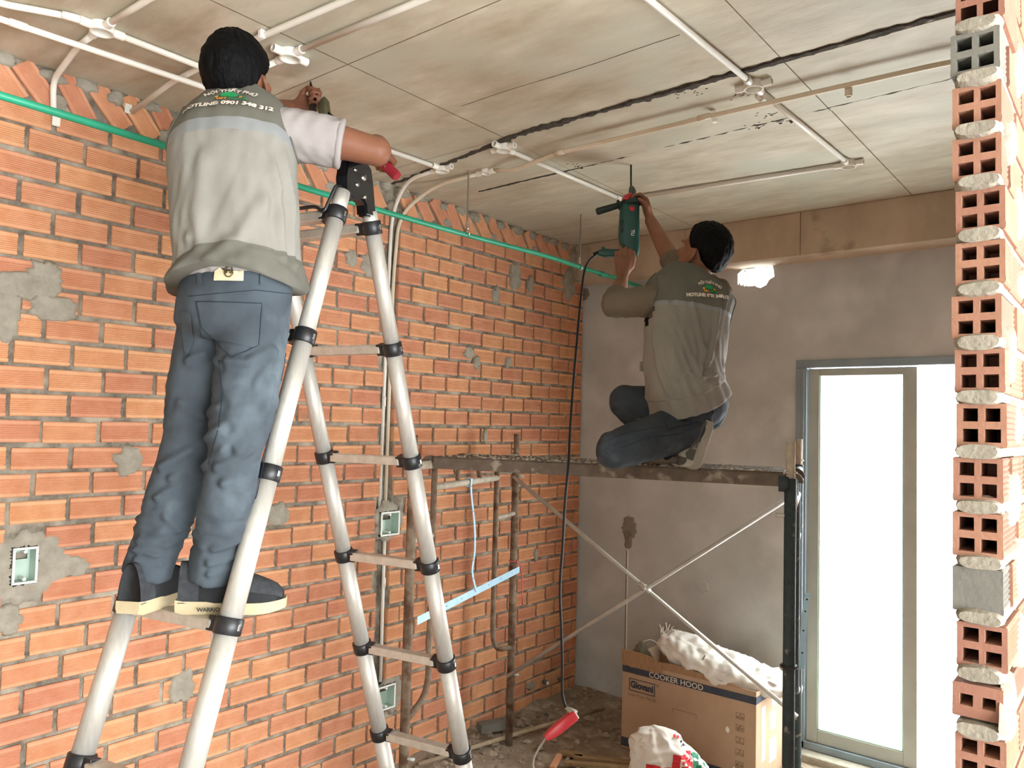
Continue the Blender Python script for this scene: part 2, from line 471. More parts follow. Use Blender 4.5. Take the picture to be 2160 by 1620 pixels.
for n_, (x, y, z, L, ry, rz) in enumerate(bricks):
    full = abs(L-.183) < .006
    if n_ < 300 and px_area((x, y, z, L)) > 1:
        me = FULL[n_ % 8] if full else brick_mesh('brick', L, .079, .035, seed=n_)
        o = bpy.data.objects.new('brick', me); o.location = (x, y, z); o.rotation_euler = (rz*.8, 0, rz)
        COL.objects.link(o); o.parent = wall_left
    else:
        V, Fs = brick_vf(L, .079, .035, seed=n_ % 8)
        rest.add([(x+p[0], y+p[1], z+p[2]+rz*.8*p[1]) for p in V], Fs)
o = rest.build('brick', 'brick', wall_left); o['kind'] = 'stuff'
# slanted top course wedged under the slab
DIAG = [brick_mesh('slanted_brick', .178, .079, .035, seed=40+i) for i in range(4)]
y = .55; i = 0
while y < 4.45:
    a = math.radians(-52+6*math.sin(i*2.2))
    if not (2.68 < y < 2.82):
        o = bpy.data.objects.new('slanted_brick', DIAG[i % 4]); o.location = (.003+.004*math.sin(i*3.7), y, 3.026+.006*math.sin(i*1.3)); o.rotation_euler = (a, 0, 0)
        COL.objects.link(o); o.parent = wall_left
    y += .121+.008*math.sin(i*1.7); i += 1
def patch(cy, cz, ry, rz, h=.012, seed=0, hole=None, name='mortar_patch', m='cement', parent=None, plane=('x', 0.0), n=26, rough=.35):
    """irregular smear of cement on a wall: rings of a warped disc"""
    nr, ns = max(6, n//2), max(20, n*2); V = []; Fs = []
    for j in range(nr+1):
        for i in range(ns):
            an = 2*math.pi*i/ns; rr = (j/nr)**.8
            rad = 1+rough*nz((math.cos(an)*1.6+seed*3.1, math.sin(an)*1.6, seed))+.2*nz((math.cos(an)*4, math.sin(an)*4, seed*2.0))+.12*nz((math.cos(an)*9, math.sin(an)*9, seed*1.3))
            yy = cy+math.cos(an)*rr*rad*ry; zz = cz+math.sin(an)*rr*rad*rz
            hh = h*max(0, 1-rr**3)**.5*(1+.5*nz((yy*22, zz*22, seed))+.25*nz((yy*70, zz*70, seed)))-.010*max(0, (rr-.85)/.15)
            V.append((plane[1]+hh, yy, zz) if plane[0] == 'x' else (yy, plane[1]-hh, zz))
    for j in range(nr):
        for i in range(ns):
            q = (j*ns+i, j*ns+(i+1) % ns, (j+1)*ns+(i+1) % ns, (j+1)*ns+i)
            if hole:
                c1_ = sum(V[k][1] for k in q)/4; c2_ = sum(V[k][2] for k in q)/4
                if hole[0]-.006 < c1_ < hole[1]+.006 and hole[2]-.006 < c2_ < hole[3]+.006: continue
            Fs.append(q)
    return mk(name, V, Fs, m, parent or wall_left, True)
for k, (px, py, ry, rz, h) in enumerate([(1085, 583, .062, .085, .02), (1045, 622, .04, .055, .016), (1118, 600, .035, .06, .016), (1005, 765, .03, .05, .012), (1070, 765, .03, .04, .014),
        (1023, 918, .022, .05, .012), (990, 745, .05, .035, .006), (15, 660, .05, .1, .012), (30, 600, .13, .05, .014), (95, 590, .07, .07, .014), (110, 650, .09, .05, .012), (270, 975, .06, .06, .012),
        (585, 1085, .07, .06, .012), (385, 1450, .06, .07, .012), (860, 1270, .03, .06, .01), (1130, 1170, .022, .05, .01), (10, 1310, .06, .05, .012),
        (820, 1100, .1, .1, .006), (825, 1465, .09, .095, .006), (1200, 600, .07, .12, .02), (1215, 540, .08, .14, .03), (55, 1195, .14, .13, .006), (130, 1195, .11, .05, .006), (740, 545, .04, .05, .012), (775, 560, .05, .06, .01), (1120, 1445, .05, .03, .012)]):
    q = onx((px, py)); hole = None
    for e in EBOX:
        if abs(q[1]-(e[0]+e[1])/2) < .16 and abs(q[2]-(e[2]+e[3])/2) < .12: hole = e
    patch(q[1], q[2], ry, rz, h, seed=k+1, hole=hole)
y = .5; i = 0
while y < 4.5:                                        # cement packed above the slanted bricks
    patch(y+.03*math.sin(i*5.1), 3.078+.008*math.sin(i*2.9), .045+.012*math.sin(i*1.9), .02+.012*abs(math.sin(i*2.3)), .016, seed=60+i, n=14)
    if i % 3 == 1: patch(y+.05, 2.985, .035, .03, .01, seed=90+i, n=12)
    y += .137; i += 1

# electrical back boxes set in the wall
def wall_box(e, label, double=False):
    y0, y1, z0, z1 = e; t = empty('electrical_box', (0, (y0+y1)/2, z0)); w = .004; d = -.046; f = .012
    b = MB(); ka, kb, kc, kd_ = y0+.02, y1-.012, z1-.045, z1-.02
    b.box((d, y0, z0), (d+w, ka, z1)); b.box((d, kb, z0), (d+w, y1, z1)); b.box((d, ka, z0), (d+w, kb, kc)); b.box((d, ka, kd_), (d+w, kb, z1))
    b.box((d, y0, z0), (f, y0+w, z1)); b.box((d, y1-w, z0), (f, y1, z1)); b.box((d, y0, z0), (f, y1, z0+w)); b.box((d, y0, z1-w), (f, y1, z1))
    b.build('housing', 'box_pale_green', t)
    r = MB()
    for a, c in (((y0-.004, z0-.004), (y1+.004, z0+.004)), ((y0-.004, z1-.004), (y1+.004, z1+.004)), ((y0-.004, z0), (y0+.004, z1)), ((y1-.004, z0), (y1+.004, z1))):
        r.box((f-.002, a[0], a[1]), (f+.004, c[0], c[1]), bev=.001)
    r.build('rim', 'white_paint', t)
    ym = (y0+y1)/2
    for zz in (z0+.012, z1-.012):
        MB().tube([(d+.01, ym, zz), (f, ym, zz)], .006, 10).build('screw_lug', 'white_paint', t)
    return tag(t, label, 'electrical box')
wall_box(EBOX[0], 'pale single back box set in grey cement beneath the chiselled brick patch')
wall_box(EBOX[1], 'pale square back box with conduit, halfway up the wall chase')
wall_box(EBOX[2], 'pale square back box low on the wall chase near the floor')

# back wall with the balcony door opening and the knocked-through holes
def wall_holes(outer, holes, y, th, name, m):
    bm = bmesh.new(); es = []
    for loop in [outer]+holes:
        vs = [bm.verts.new((p[0], y, p[1])) for p in loop]
        es += [bm.edges.new((vs[i], vs[(i+1) % len(vs)])) for i in range(len(vs))]
    bmesh.ops.triangle_fill(bm, use_beauty=True, use_dissolve=False, edges=es)
    bmesh.ops.recalc_face_normals(bm, faces=bm.faces)
    ex = bmesh.ops.extrude_face_region(bm, geom=list(bm.faces))
    bmesh.ops.translate(bm, vec=(0, th, 0), verts=[g for g in ex['geom'] if isinstance(g, bmesh.types.BMVert)])
    bmesh.ops.recalc_face_normals(bm, faces=bm.faces)
    me = bpy.data.meshes.new(name); bm.to_mesh(me); bm.free(); me.materials.append(MATS[m])
    return link(bpy.data.objects.new(name, me))
def ring_px(pts, y): return [(q[0], q[2]) for q in (ony(p, y) for p in pts)]
DX0, DX1, DZ = 1.505, 2.80, 2.262
outer = [(-.05, -.05), (DX0, -.05), (DX0, DZ), (DX1, DZ), (DX1, -.05), (6.2, -.05), (6.2, H+.05), (-.05, H+.05)]
hole1 = ring_px([(1556, 600), (1556, 578), (1566, 569), (1590, 566), (1612, 560), (1630, 561), (1632, 572), (1633, 583), (1622, 590), (1616, 601), (1604, 607), (1588, 603), (1570, 604)], YB)
hole2 = ring_px([(1345, 584), (1362, 577), (1390, 570), (1420, 563), (1436, 566), (1440, 575), (1425, 580), (1395, 584), (1370, 588)], YB)
wall_back = tag(wall_holes(outer, [hole1, hole2], YB, .11, 'wall_back', 'plaster'), 'grey-beige cement plastered wall with balcony door', kind='structure')
q = ony((1328, 1112), YB)
patch(q[0], q[2], .062, .085, .012, 301, plane=('y', YB), m='plaster_fresh', name='cement_patch', parent=wall_back)
patch(q[0]-.01, q[2]-.1, .03, .06, .008, 302, plane=('y', YB), m='plaster_fresh', name='cement_patch', parent=wall_back, n=14)
for k, (px, py, a, b) in enumerate([(1480, 1235, .05, .05), (1232, 620, .06, .05)]):
    qq = ony((px, py), YB); patch(qq[0], qq[2], a, b, .004, 310+k, plane=('y', YB), m='plaster_fresh' if k else 'plaster', name='cement_patch', parent=wall_back)
for k in range(14):                                   # broken edges of the hole
    p = hole1[k % len(hole1)]
    V, Fs = loft_vf([((p[0]+random.uniform(-.006, .006), YB+.012+.07*random.random()+t*.012, p[1]+random.uniform(-.004, .004)), (.008*(1.1-t), 0, 0), (0, 0, .008*(1.1-t)), 2) for t in (0, .5, 1)], 6)
    mk('broken_edge', V, Fs, 'cement', wall_back)
# slot cut for a buried conduit under the patch
MB().box((q[0]-.022, YB-.002, .3), (q[0]-.012, YB+.004, 1.02)).build('conduit_slot', 'plaster_fresh', wall_back)
MB().tube([(q[0]-.008, YB-.003, .3), (q[0]-.008, YB-.003, 1.05)], .005, 8).build('conduit', 'pvc', wall_back)
# beam
beam = MB().box((-.05, 4.435, 2.856), (6.2, YB+.02, H+.01)).build('trim_1', 'beam')
tag(beam, 'bare concrete beam above the balcony wall', kind='structure')
bx = [-.05, .85, 1.57, 2.42, 3.4, 6.2]
for i in range(5):
    MB().box((bx[i]+.0015, 4.42, 2.85), (bx[i+1]-.0015, 4.437, H-.001), bev=.0015).build('panel', 'beam', beam)
V = []; Fs = []
for i in range(161):                                  # lumpy mortar bead along the foot of the beam
    x = 2.8*i/160; w = .012+.012*abs(nz((x*4, 2, 2)))+.006*nz((x*20, 1, 1))
    V += [(x, 4.425, 2.852), (x, 4.445, 2.85-w*.5), (x, YB-.03, 2.849-w*.5), (x, YB+.001, 2.848-w*.8)]
    if i < 160: Fs += [(i*4+k, i*4+k+1, i*4+k+5, i*4+k+4) for k in range(3)]
mk('mortar_bead', V, Fs, 'beam', beam, True)
# far sides of the floor, behind the camera
MBw = MB(); MBw.box((-.2, -2.5, -.05), (6.3, -2.4, H+.05))
tag(MBw.build('wall_front', 'plaster'), 'plain cement wall facing the balcony wall', kind='structure')
w = MB(); w.box((6.2, -2.4, 0), (6.3, -1.3, H)); w.box((6.2, 3.1, 0), (6.3, YB+.1, H)); w.box((6.2, -1.3, 0), (6.3, 3.1, .15)); w.box((6.2, -1.3, 2.55), (6.3, 3.1, H))
tag(w.build('wall_side', 'plaster'), 'outer wall with a wide window opening', kind='structure')

# brick partition whose raw end shows the tubes of the bricks
def tube_brick_vf(L, w, h, kind='four', seed=0):
    """runs along +y from 0; end face at y=0 with holes; ribs on both long sides"""
    V = []; Fs = []; r = random.Random(seed); ng = 6
    prof = [(-h/2, -.003), (-h/2+.004, 0)]
    for i in range(ng):
        zc = -h*.38+h*.76*(i+.5)/ng; prof += [(zc-.0015, 0), (zc+.0015, -.0035)]
    prof += [(h/2-.004, 0), (h/2, -.003)]; n = len(prof)
    for s in (1, -1):
        b = len(V)
        for yy in (0, L):
            for z, d in prof: V.append((s*(w/2+d), yy+(r.random()-.5)*.002 if yy else 0, z))
        for i in range(n-1):
            f = (b+i, b+n+i, b+n+i+1, b+i+1); Fs.append(f[::-1] if s > 0 else f)
    k = len(V); V += [(-w/2+.003, L, -h/2), (w/2-.003, L, -h/2), (w/2-.003, L, h/2), (-w/2+.003, L, h/2), (-w/2+.003, 0, -h/2), (w/2-.003, 0, -h/2), (w/2-.003, 0, h/2), (-w/2+.003, 0, h/2)]
    Fs += [(k, k+1, k+2, k+3), (k, k+4, k+5, k+1), (k+3, k+2, k+6, k+7)]
    holes = []
    if kind == 'four':
        e = .0118; hs = .0125
        for sx in (-1, 1):
            for sz in (-1, 1):
                holes.append((sx*w*.22, sz*h*.235, hs+.001*r.random(), hs*.98))
    elif kind == 'two':
        holes = [(-w*.22, 0, .011, .0105), (w*.22, 0, .011, .0105)]
    # end face as a grid of cells around the holes
    gx = sorted({-w/2+.0005, w/2-.0005} | {hh[0]-hh[2] for hh in holes} | {hh[0]+hh[2] for hh in holes})
    gz = sorted({-h/2+.0005, h/2-.0005} | {hh[1]-hh[3] for hh in holes} | {hh[1]+hh[3] for hh in holes})
    gx = [gx[0]]+[a for i, a in enumerate(gx[1:], 1) if a-gx[i-1] > 1e-4]; gz = [gz[0]]+[a for i, a in enumerate(gz[1:], 1) if a-gz[i-1] > 1e-4]
    b = len(V)
    for z in gz:
        for x in gx: V.append((x, 0, z))
    for j in range(len(gz)-1):
        for i in range(len(gx)-1):
            cx, cz = (gx[i]+gx[i+1])/2, (gz[j]+gz[j+1])/2
            if any(abs(cx-hh[0]) < hh[2] and abs(cz-hh[1]) < hh[3] for hh in holes): continue
            q = [b+j*len(gx)+i, b+j*len(gx)+i+1, b+(j+1)*len(gx)+i+1, b+(j+1)*len(gx)+i]; Fs.append(tuple(q))
    HV = []; HF = []
    for hx, hz, a, c in holes:
        for yy in (0, min(L-.006, .165)):
            HV += [(hx-a, yy, hz-c), (hx+a, yy, hz-c), (hx+a, yy, hz+c), (hx-a, yy, hz+c)]
        k = len(HV)-8; HF += [(k, k+1, k+5, k+4), (k+1, k+2, k+6, k+5), (k+2, k+3, k+7, k+6), (k+3, k, k+4, k+7), (k+4, k+5, k+6, k+7)]
    return V, Fs, HV, HF
wr = MB(); wr.box((XP0+.007, YP+.19, -.02), (XP1-.007, YB+.01, H+.015))
PW = XP1-XP0; XC = (XP0+XP1)/2; PP = .1015; ZT = 2.633
for k in range(-5, 27):                               # mortar squeezed out of the bed joints at the raw end
    z = ZT-PP*k+.008
    if not 0 < z < H: continue
    s_ = random.Random(k+100); wr.box((XP0+.006, YP+.004, z-.013), (XP1-.006, YP+.195, z+.007))
    rings = [((XC+.003*s_.uniform(-1, 1), YP-.012+t*.03, z-.004), (PW*.5*(1-.18*(1-t)**2), 0, 0), (0, 0, .0125*(.75+.5*t)+.005*s_.random()), 2.6) for t in (0, .3, 1)]
    V, Fs = loft_vf(rings, 14)
    V = [(v[0], v[1], v[2]+.003*nz((v[0]*60, v[1]*60, z*9))) for v in V]; wr.add(V, Fs)
wall_right = tag(wr.build('wall_right', 'cement', smooth='auto'), 'thin brick partition with an unfinished raw end', kind='structure')
restp = MB()
for k in range(-5, 27):
    zc = ZT-PP*(k+.5)+.002
    if not .03 < zc < H-.02: continue
    kind = 'four'
    if k == 10: kind = 'none'
    if k == 12: kind = 'two'
    hh = .082 if kind != 'two' else .062
    dx = random.uniform(-.004, .004); y = YP+random.uniform(-.004, .004); Ls = [.185 if k % 2 else .09]
    while y+sum(Ls) < YB-.02: Ls.append(.185)
    for i, L in enumerate(Ls):
        if y+L > YB-.004: L = YB-.004-y
        if L < .02: break
        V, Fs, HV, HF = tube_brick_vf(L, PW, hh, kind if i == 0 else 'none', seed=k*31+i)
        off = (XC+dx*(i == 0), y, zc)
        if i < 4 and -1 < k < 16:
            m_ = 'brick_grey' if (k in (0, 10) and i == 0) else 'brick_clay'
            o = mk('brick', V, Fs, m_, wall_right); o.location = off
            if HV and i == 0:
                h_ = mk('tube_hole', HV, HF, m_, o)
                h_.matrix_parent_inverse = Matrix.Identity(4)
        else:
            restp.add([(p[0]+off[0], p[1]+off[1], p[2]+off[2]) for p in V], Fs)
        y += L+.014
restp.build('brick', 'brick_clay', wall_right)['kind'] = 'stuff'
for k in range(10):
    q = onx((2140+random.uniform(-12, 14), 150+150*k), XP1)
    patch(q[1], q[2], .03+.03*random.random(), .03+.04*random.random(), .01, 400+k, plane=('x', XP1), parent=wall_right, n=12, m='cement')

# balcony door
D = tag(empty('door_1', (DX0, YB, 0)), 'grey aluminium framed sliding balcony door with a glass leaf', kind='structure')
def bar(x0, x1, z0, z1, y0, y1, nm, m, bev=.003): return MB().box((x0, y0, z0), (x1, y1, z1), bev=bev).build(nm, m, D)
fy0, fy1 = YB-.012, YB+.09
bar(DX0, DX0+.062, .02, DZ-.0455, fy0, fy1, 'jamb', 'door_frame'); bar(DX1-.05, DX1, .02, DZ-.0455, fy0, fy1, 'jamb', 'door_frame')
bar(DX0, DX1, DZ-.045, DZ, fy0, fy1, 'head', 'door_frame'); bar(DX0, DX1, .06, .10, fy0, fy1, 'track', 'door_frame')
bar(DX0+.03, DX0+.05, .1, DZ-.06, YB-.016, YB-.01, 'inner_lip', 'door_frame')
sy0, sy1 = YB+.012, YB+.05
sx0, sx1 = DX0+.065, 2.141
bar(sx0, sx0+.062, .1, DZ-.05, sy0, sy1, 'sash_stile', 'door_sash'); bar(sx1-.066, sx1, .1, DZ-.05, sy0, sy1, 'sash_stile', 'door_sash')
bar(sx0+.062, sx1-.066, DZ-.092, DZ-.05, sy0, sy1, 'sash_rail', 'door_sash'); bar(sx0+.062, sx1-.066, .1, .172, sy0, sy1, 'sash_rail', 'door_sash')
for (a, b, c, d_) in ((sx0+.062, sx0+.068, .172, DZ-.092), (sx1-.072, sx1-.066, .172, DZ-.092)):
    bar(a, b, c, d_, sy0+.004, sy1-.004, 'glazing_gasket', 'rubber_green', 0)
bar(sx0+.062, sx1-.066, .172, .178, sy0+.004, sy1-.004, 'glazing_gasket', 'rubber_green', 0)
MB().box((sx0+.066, YB+.028, .176), (sx1-.07, YB+.034, DZ-.094)).build('glass_pane', 'pane_glass', D)
tag(MB().box((1.36, YB-.1, -.02), (2.8, YB+.11, .06), bev=.012).build('trim_2', 'cement'), 'rough cement threshold under the balcony door', kind='structure')
# balcony outside
tag(MB().box((-1, YB+.11, -.25), (6.5, 6.0, -.06)).build('floor_outside', 'concrete_out'), 'pale concrete balcony floor', kind='structure')
tag(MB().box((-1, 6.0, -.25), (6.5, 6.14, .07), bev=.01).build('trim_3', 'concrete_out'), 'low concrete kerb at the balcony edge', kind='structure')
# ------------------------------------------------------------------ conduits and pipes
def fillet(pts, r=.06, n=6):
    P = [np.asarray(p, float) for p in pts]; out = [P[0]]
    for i in range(1, len(P)-1):
        a = P[i-1]-P[i]; b = P[i+1]-P[i]; la, lb = np.linalg.norm(a), np.linalg.norm(b); rr = min(r, la*.45, lb*.45)
        s = P[i]+a/la*rr; e = P[i]+b/lb*rr
        for k in range(n+1):
            t = k/n; out.append((1-t)**2*s+2*t*(1-t)*P[i]+t*t*e)
    out.append(P[-1]); return out
ZC = H-.014
def conduit(pts, label, r=.0105, m='pvc', couplers=(), clips=(), group=None, fil=.08, cat='conduit pipe'):
    path = fillet(pts, fil)
    t = empty('conduit_pipe', path[0])
    MB().tube(path, r, 12).build('pipe', m, t, True)
    for c in couplers:
        c = np.asarray(c, float); i = min(range(len(path)-1), key=lambda i: np.linalg.norm((path[i]+path[i+1])/2-c))
        d = path[i+1]-path[i]; d /= np.linalg.norm(d)
        MB().tube([c-d*.025, c+d*.025], r*1.22, 12).build('coupler', m, t, True)
    for c in clips:
        c = np.asarray(c, float)
        MB().box((c[0]-.009, c[1]-.009, c[2]-r-.003), (c[0]+.009, c[1]+.009, H-.001), bev=.002).build('clip', 'white_paint', t)
    return tag(t, label, cat, group)
def hub_(p, q, ro, ri, m, parent, nm):
    """open pipe socket: outer wall, rim and bore"""
    Vo, Fo = tube_vf([p, q], ro, 14, cap=False); Vi, Fi = tube_vf([p, q], ri, 14, cap=False)
    V = list(Vo)+list(Vi); Fs = list(Fo)+[tuple(i+28 for i in f)[::-1] for f in Fi]+[(14+k, 14+(k+1) % 14, 42+(k+1) % 14, 42+k) for k in range(14)]
    return mk(nm, V, Fs, m, parent, 'auto')
def jbox(p, dirs, label, r=.034, h=.03, m='pvc'):
    t = empty('junction_box', (p[0], p[1], H-h))
    rings = []
    V = []; Fs = []; n = 24
    prof = [(r*1.02, H-.001), (r*1.02, H-h*.5), (r, H-h), (r*.86, H-h), (r*.84, H-.008), (0.0005, H-.007)]
    for rr, z in prof:
        for k in range(n): V.append((p[0]+rr*math.cos(2*math.pi*k/n), p[1]+rr*math.sin(2*math.pi*k/n), z))
    for i in range(len(prof)-1):
        for k in range(n): Fs.append((i*n+k, i*n+(k+1) % n, (i+1)*n+(k+1) % n, (i+1)*n+k))
    mk('cup', V, Fs, m, t, 'auto')
    for a in dirs:
        d = np.array([math.cos(math.radians(a)), math.sin(math.radians(a)), 0]); c = np.array([p[0], p[1], ZC])
        hub_(c+d*(r*.9), c+d*(r+.032), .0145, .0102, m, t, 'hub')
    for s in (-1, 1):
        a = math.radians(35+90*(s > 0)+0); q = (p[0]+s*r*.7, p[1]+s*r*.6)
        MB().tube([(q[0], q[1], H-.004), (q[0], q[1], H-h*.9)], .0045, 8).build('screw_post', m, t)
    return tag(t, label, 'junction box')
def C(px, py, z=ZC): return onz((px, py), z)
c1 = C(215, 60); c2 = C(612, 116); c3 = C(932, 356); c4 = C(1025, 363); c5 = C(1062, 312); c6 = C(1590, 180); c7 = C(1790, 346); c8 = np.array([.885, 3.61, ZC])
jbox(c1, (0, 90, 180, 270), 'white round junction box with four pipes above the man on the ladder', .036)
jbox(c2, (0, 90, 180, 270), 'white round junction box on the ceiling beside the ladder man\'s head, side hubs empty', .036)
jbox(c3, (270, 180, 0), 'white round junction box near the brick wall above the ladder hinge')
jbox(c4, (0, 180), 'small cream round box on the cream ceiling pipe', .024, .024, 'pvc')
jbox(c5, (90, 0, 180, 270), 'white round junction box tucked against the ragged ceiling joint, one pipe leaving')
jbox(c6, (90, 270, 0, 180), 'white round junction box on the long pipe where the ceiling joint crumbles')
jbox(c7, (270, 180, 0), 'white round junction box where two pipes meet near the concrete beam')
jbox(c8, (270, 0), 'white round junction box above the drilling man')
wl_y = 1.36
a0 = C(-60, 20); conduit([(.15, -2.3, ZC-.026), C(0, 40, ZC-.026), C(440, 187, ZC-.026), (c3[0]-.002, c3[1]-.05, ZC)], 'white pipe running beside the brick wall under two crossing pipes', couplers=[C(38, 52, ZC-.026)])
conduit([(.38, -2.3, ZC), C(0, 8), C(80, 22), C(150, 36), (c1[0], c1[1]-.06, ZC)], 'slightly kinked white pipe entering the four-way junction box', couplers=[C(150, 36)])
conduit([(c1[0], c1[1]+.06, ZC), C(420, 140), C(470, 160)], 'white pipe leaving the four-way box behind the man\'s head')
conduit([(c1[0]+.06, c1[1], ZC), C(310, 0), (1.88, c1[1]+.06, ZC)], 'white pipe from the four-way box toward the open side')
conduit([(c1[0]-.06, c1[1], ZC), (.30, c1[1]+.005, ZC), (.03, c1[1]+.03, 3.05), (.012, c1[1]+.045, 2.93)], 'white pipe bending from the four-way box down into the brick wall', fil=.12)
conduit([(1.9, 1.42, ZC), C(735, -2), C(540, 82), (.3, 1.372, ZC-.002), (.015, 1.36, 3.035)], 'white pipe passing behind the man\'s head into a hole in the slanted bricks', clips=[C(552, 72)], fil=.05)
conduit([(1.9, 1.555, ZC), C(905, -6), (c2[0]+.06, c2[1], ZC)], 'white pipe from the open side to the empty-hubbed box')
conduit([(c2[0]-.06, c2[1], ZC), (.46, c2[1]-.005, ZC)], 'short white pipe between the empty-hubbed box and the wall-side pipe')
conduit([(1.93, -.2, ZC), C(1365, -4), (c6[0], c6[1]-.055, ZC)], 'white pipe reaching the crumbling joint box from the open side')
conduit([(c6[0], c6[1]+.055, ZC), (c7[0], c7[1]-.055, ZC)], 'white pipe between the crumbling joint box and the beam-side box', couplers=[C(1605, 207)])
conduit([(c7[0]-.055, c7[1], ZC), (c8[0]+.055, c8[1], ZC)], 'white pipe parallel to the concrete beam')
conduit([(c5[0], c5[1]+.055, ZC), (c8[0], c8[1]-.055, ZC)], 'white pipe from the ragged joint box to the drilling man')
ZK = ZC-.024
tee = onz((1790, 184), ZK)
pk = conduit([(2.78, 2.852, ZK), C(2007, 130, ZK), C(1490, 247, ZK), C(1180, 322, ZK), (c4[0]+.17, c4[1], ZK), (c4[0]+.05, c4[1], ZC)], 'long cream pipe crossing under the white ones along the ceiling', .0095, 'pvc_cream', couplers=[C(1485, 247, ZK), C(1180, 322, ZK)], clips=[(tee[0]-.5, tee[1], ZK)])
hub_(np.array([tee[0], tee[1], ZK+.0]), np.array([tee[0], tee[1], ZK-.034]), .0125, .0095, 'pvc_cream', pk, 'tee_socket')
conduit([(c3[0]-.05, c3[1], ZC), (.16, c3[1]+.02, ZC), (-.012, 2.745, 2.95), (-.024, 2.748, 2.6), (-.024, 2.738, 1.39)], 'cream pipe dropping down the wall chase from the hinge-side box', .0095, 'pvc', fil=.11, couplers=[(-.024, 2.745, 1.95)])
conduit([(c4[0]-.045, c4[1], ZC), (.22, c4[1]-.0, ZC-.004), (.0, 2.785, 2.95), (-.02, 2.778, 2.6), (-.02, 2.775, 1.39)], 'thin cream pipe dropping down the wall chase from the small cream box', .0095, 'pvc_cream', fil=.11)
conduit([(-.022, 2.78, 1.24), (-.022, 2.785, .49)], 'cream pipe in the wall chase between the two square boxes', .0095, 'pvc', couplers=[(-.022, 2.785, 1.0)])
for nm, q in (('lower', (onx((118, 254), .004))), ('upper', onx((270, 228), .004))):       # ragged openings around the pipes
    m_ = MB(); m_.box((.0, q[1]-.014, q[2]-.022), (.012, q[1]+.014, q[2]+.016), bev=.004)
    m_.build('torn_sheath', 'paper_white', wall_left)

# green water pipe on threaded hangers
gp = [(.5, -.6, 2.775)]+[onx(p, .5) for p in ((0, 203), (383, 322), (803, 447), (987, 497), (1150, 536), (1227, 562), (1300, 585))]+[(.5, 4.56, 2.775)]
gp = [(.5, p[1], 2.775+.6*(p[2]-2.775)) for p in gp]
t = empty('green_water_pipe', gp[0])
MB().tube(bez(gp, 6), .0125, 12).build('pipe', 'ppr_green', t, True)
for yy in (4.02,):
    MB().tube([(.5, yy-.03, 2.783), (.5, yy+.03, 2.782)], .0165, 12).build('socket', 'ppr_green', t, True)
tag(t, 'green plastic water pipe hung below the ceiling along the brick wall', 'water pipe')
def hanger(y, label):
    zp = 2.783; t = empty('pipe_hanger', (.5, y, zp))
    MB().tube([(.5, y, zp+.055), (.5, y, H)], .004, 8).build('threaded_rod', 'steel_rod', t)
    MB().tube([(.5+.0175*math.cos(a), y, zp+.0175*math.sin(a)) for a in np.linspace(0, 2*math.pi, 18)[:-1]], .004, 6, close=True).build('clamp_ring', 'chrome', t, True)
    MB().box((.492, y-.008, zp+.018), (.508, y+.008, zp+.045), bev=.003).build('clamp_ear', 'chrome', t)
    MB().tube([(.5, y, zp+.045), (.5, y, zp+.058)], .0075, 6).build('nut', 'chrome', t)
    return tag(t, label, 'pipe hanger')
hanger(2.783, 'threaded rod hanger holding the green pipe at mid wall')
hanger(3.77, 'threaded rod hanger holding the green pipe next to the concrete beam')

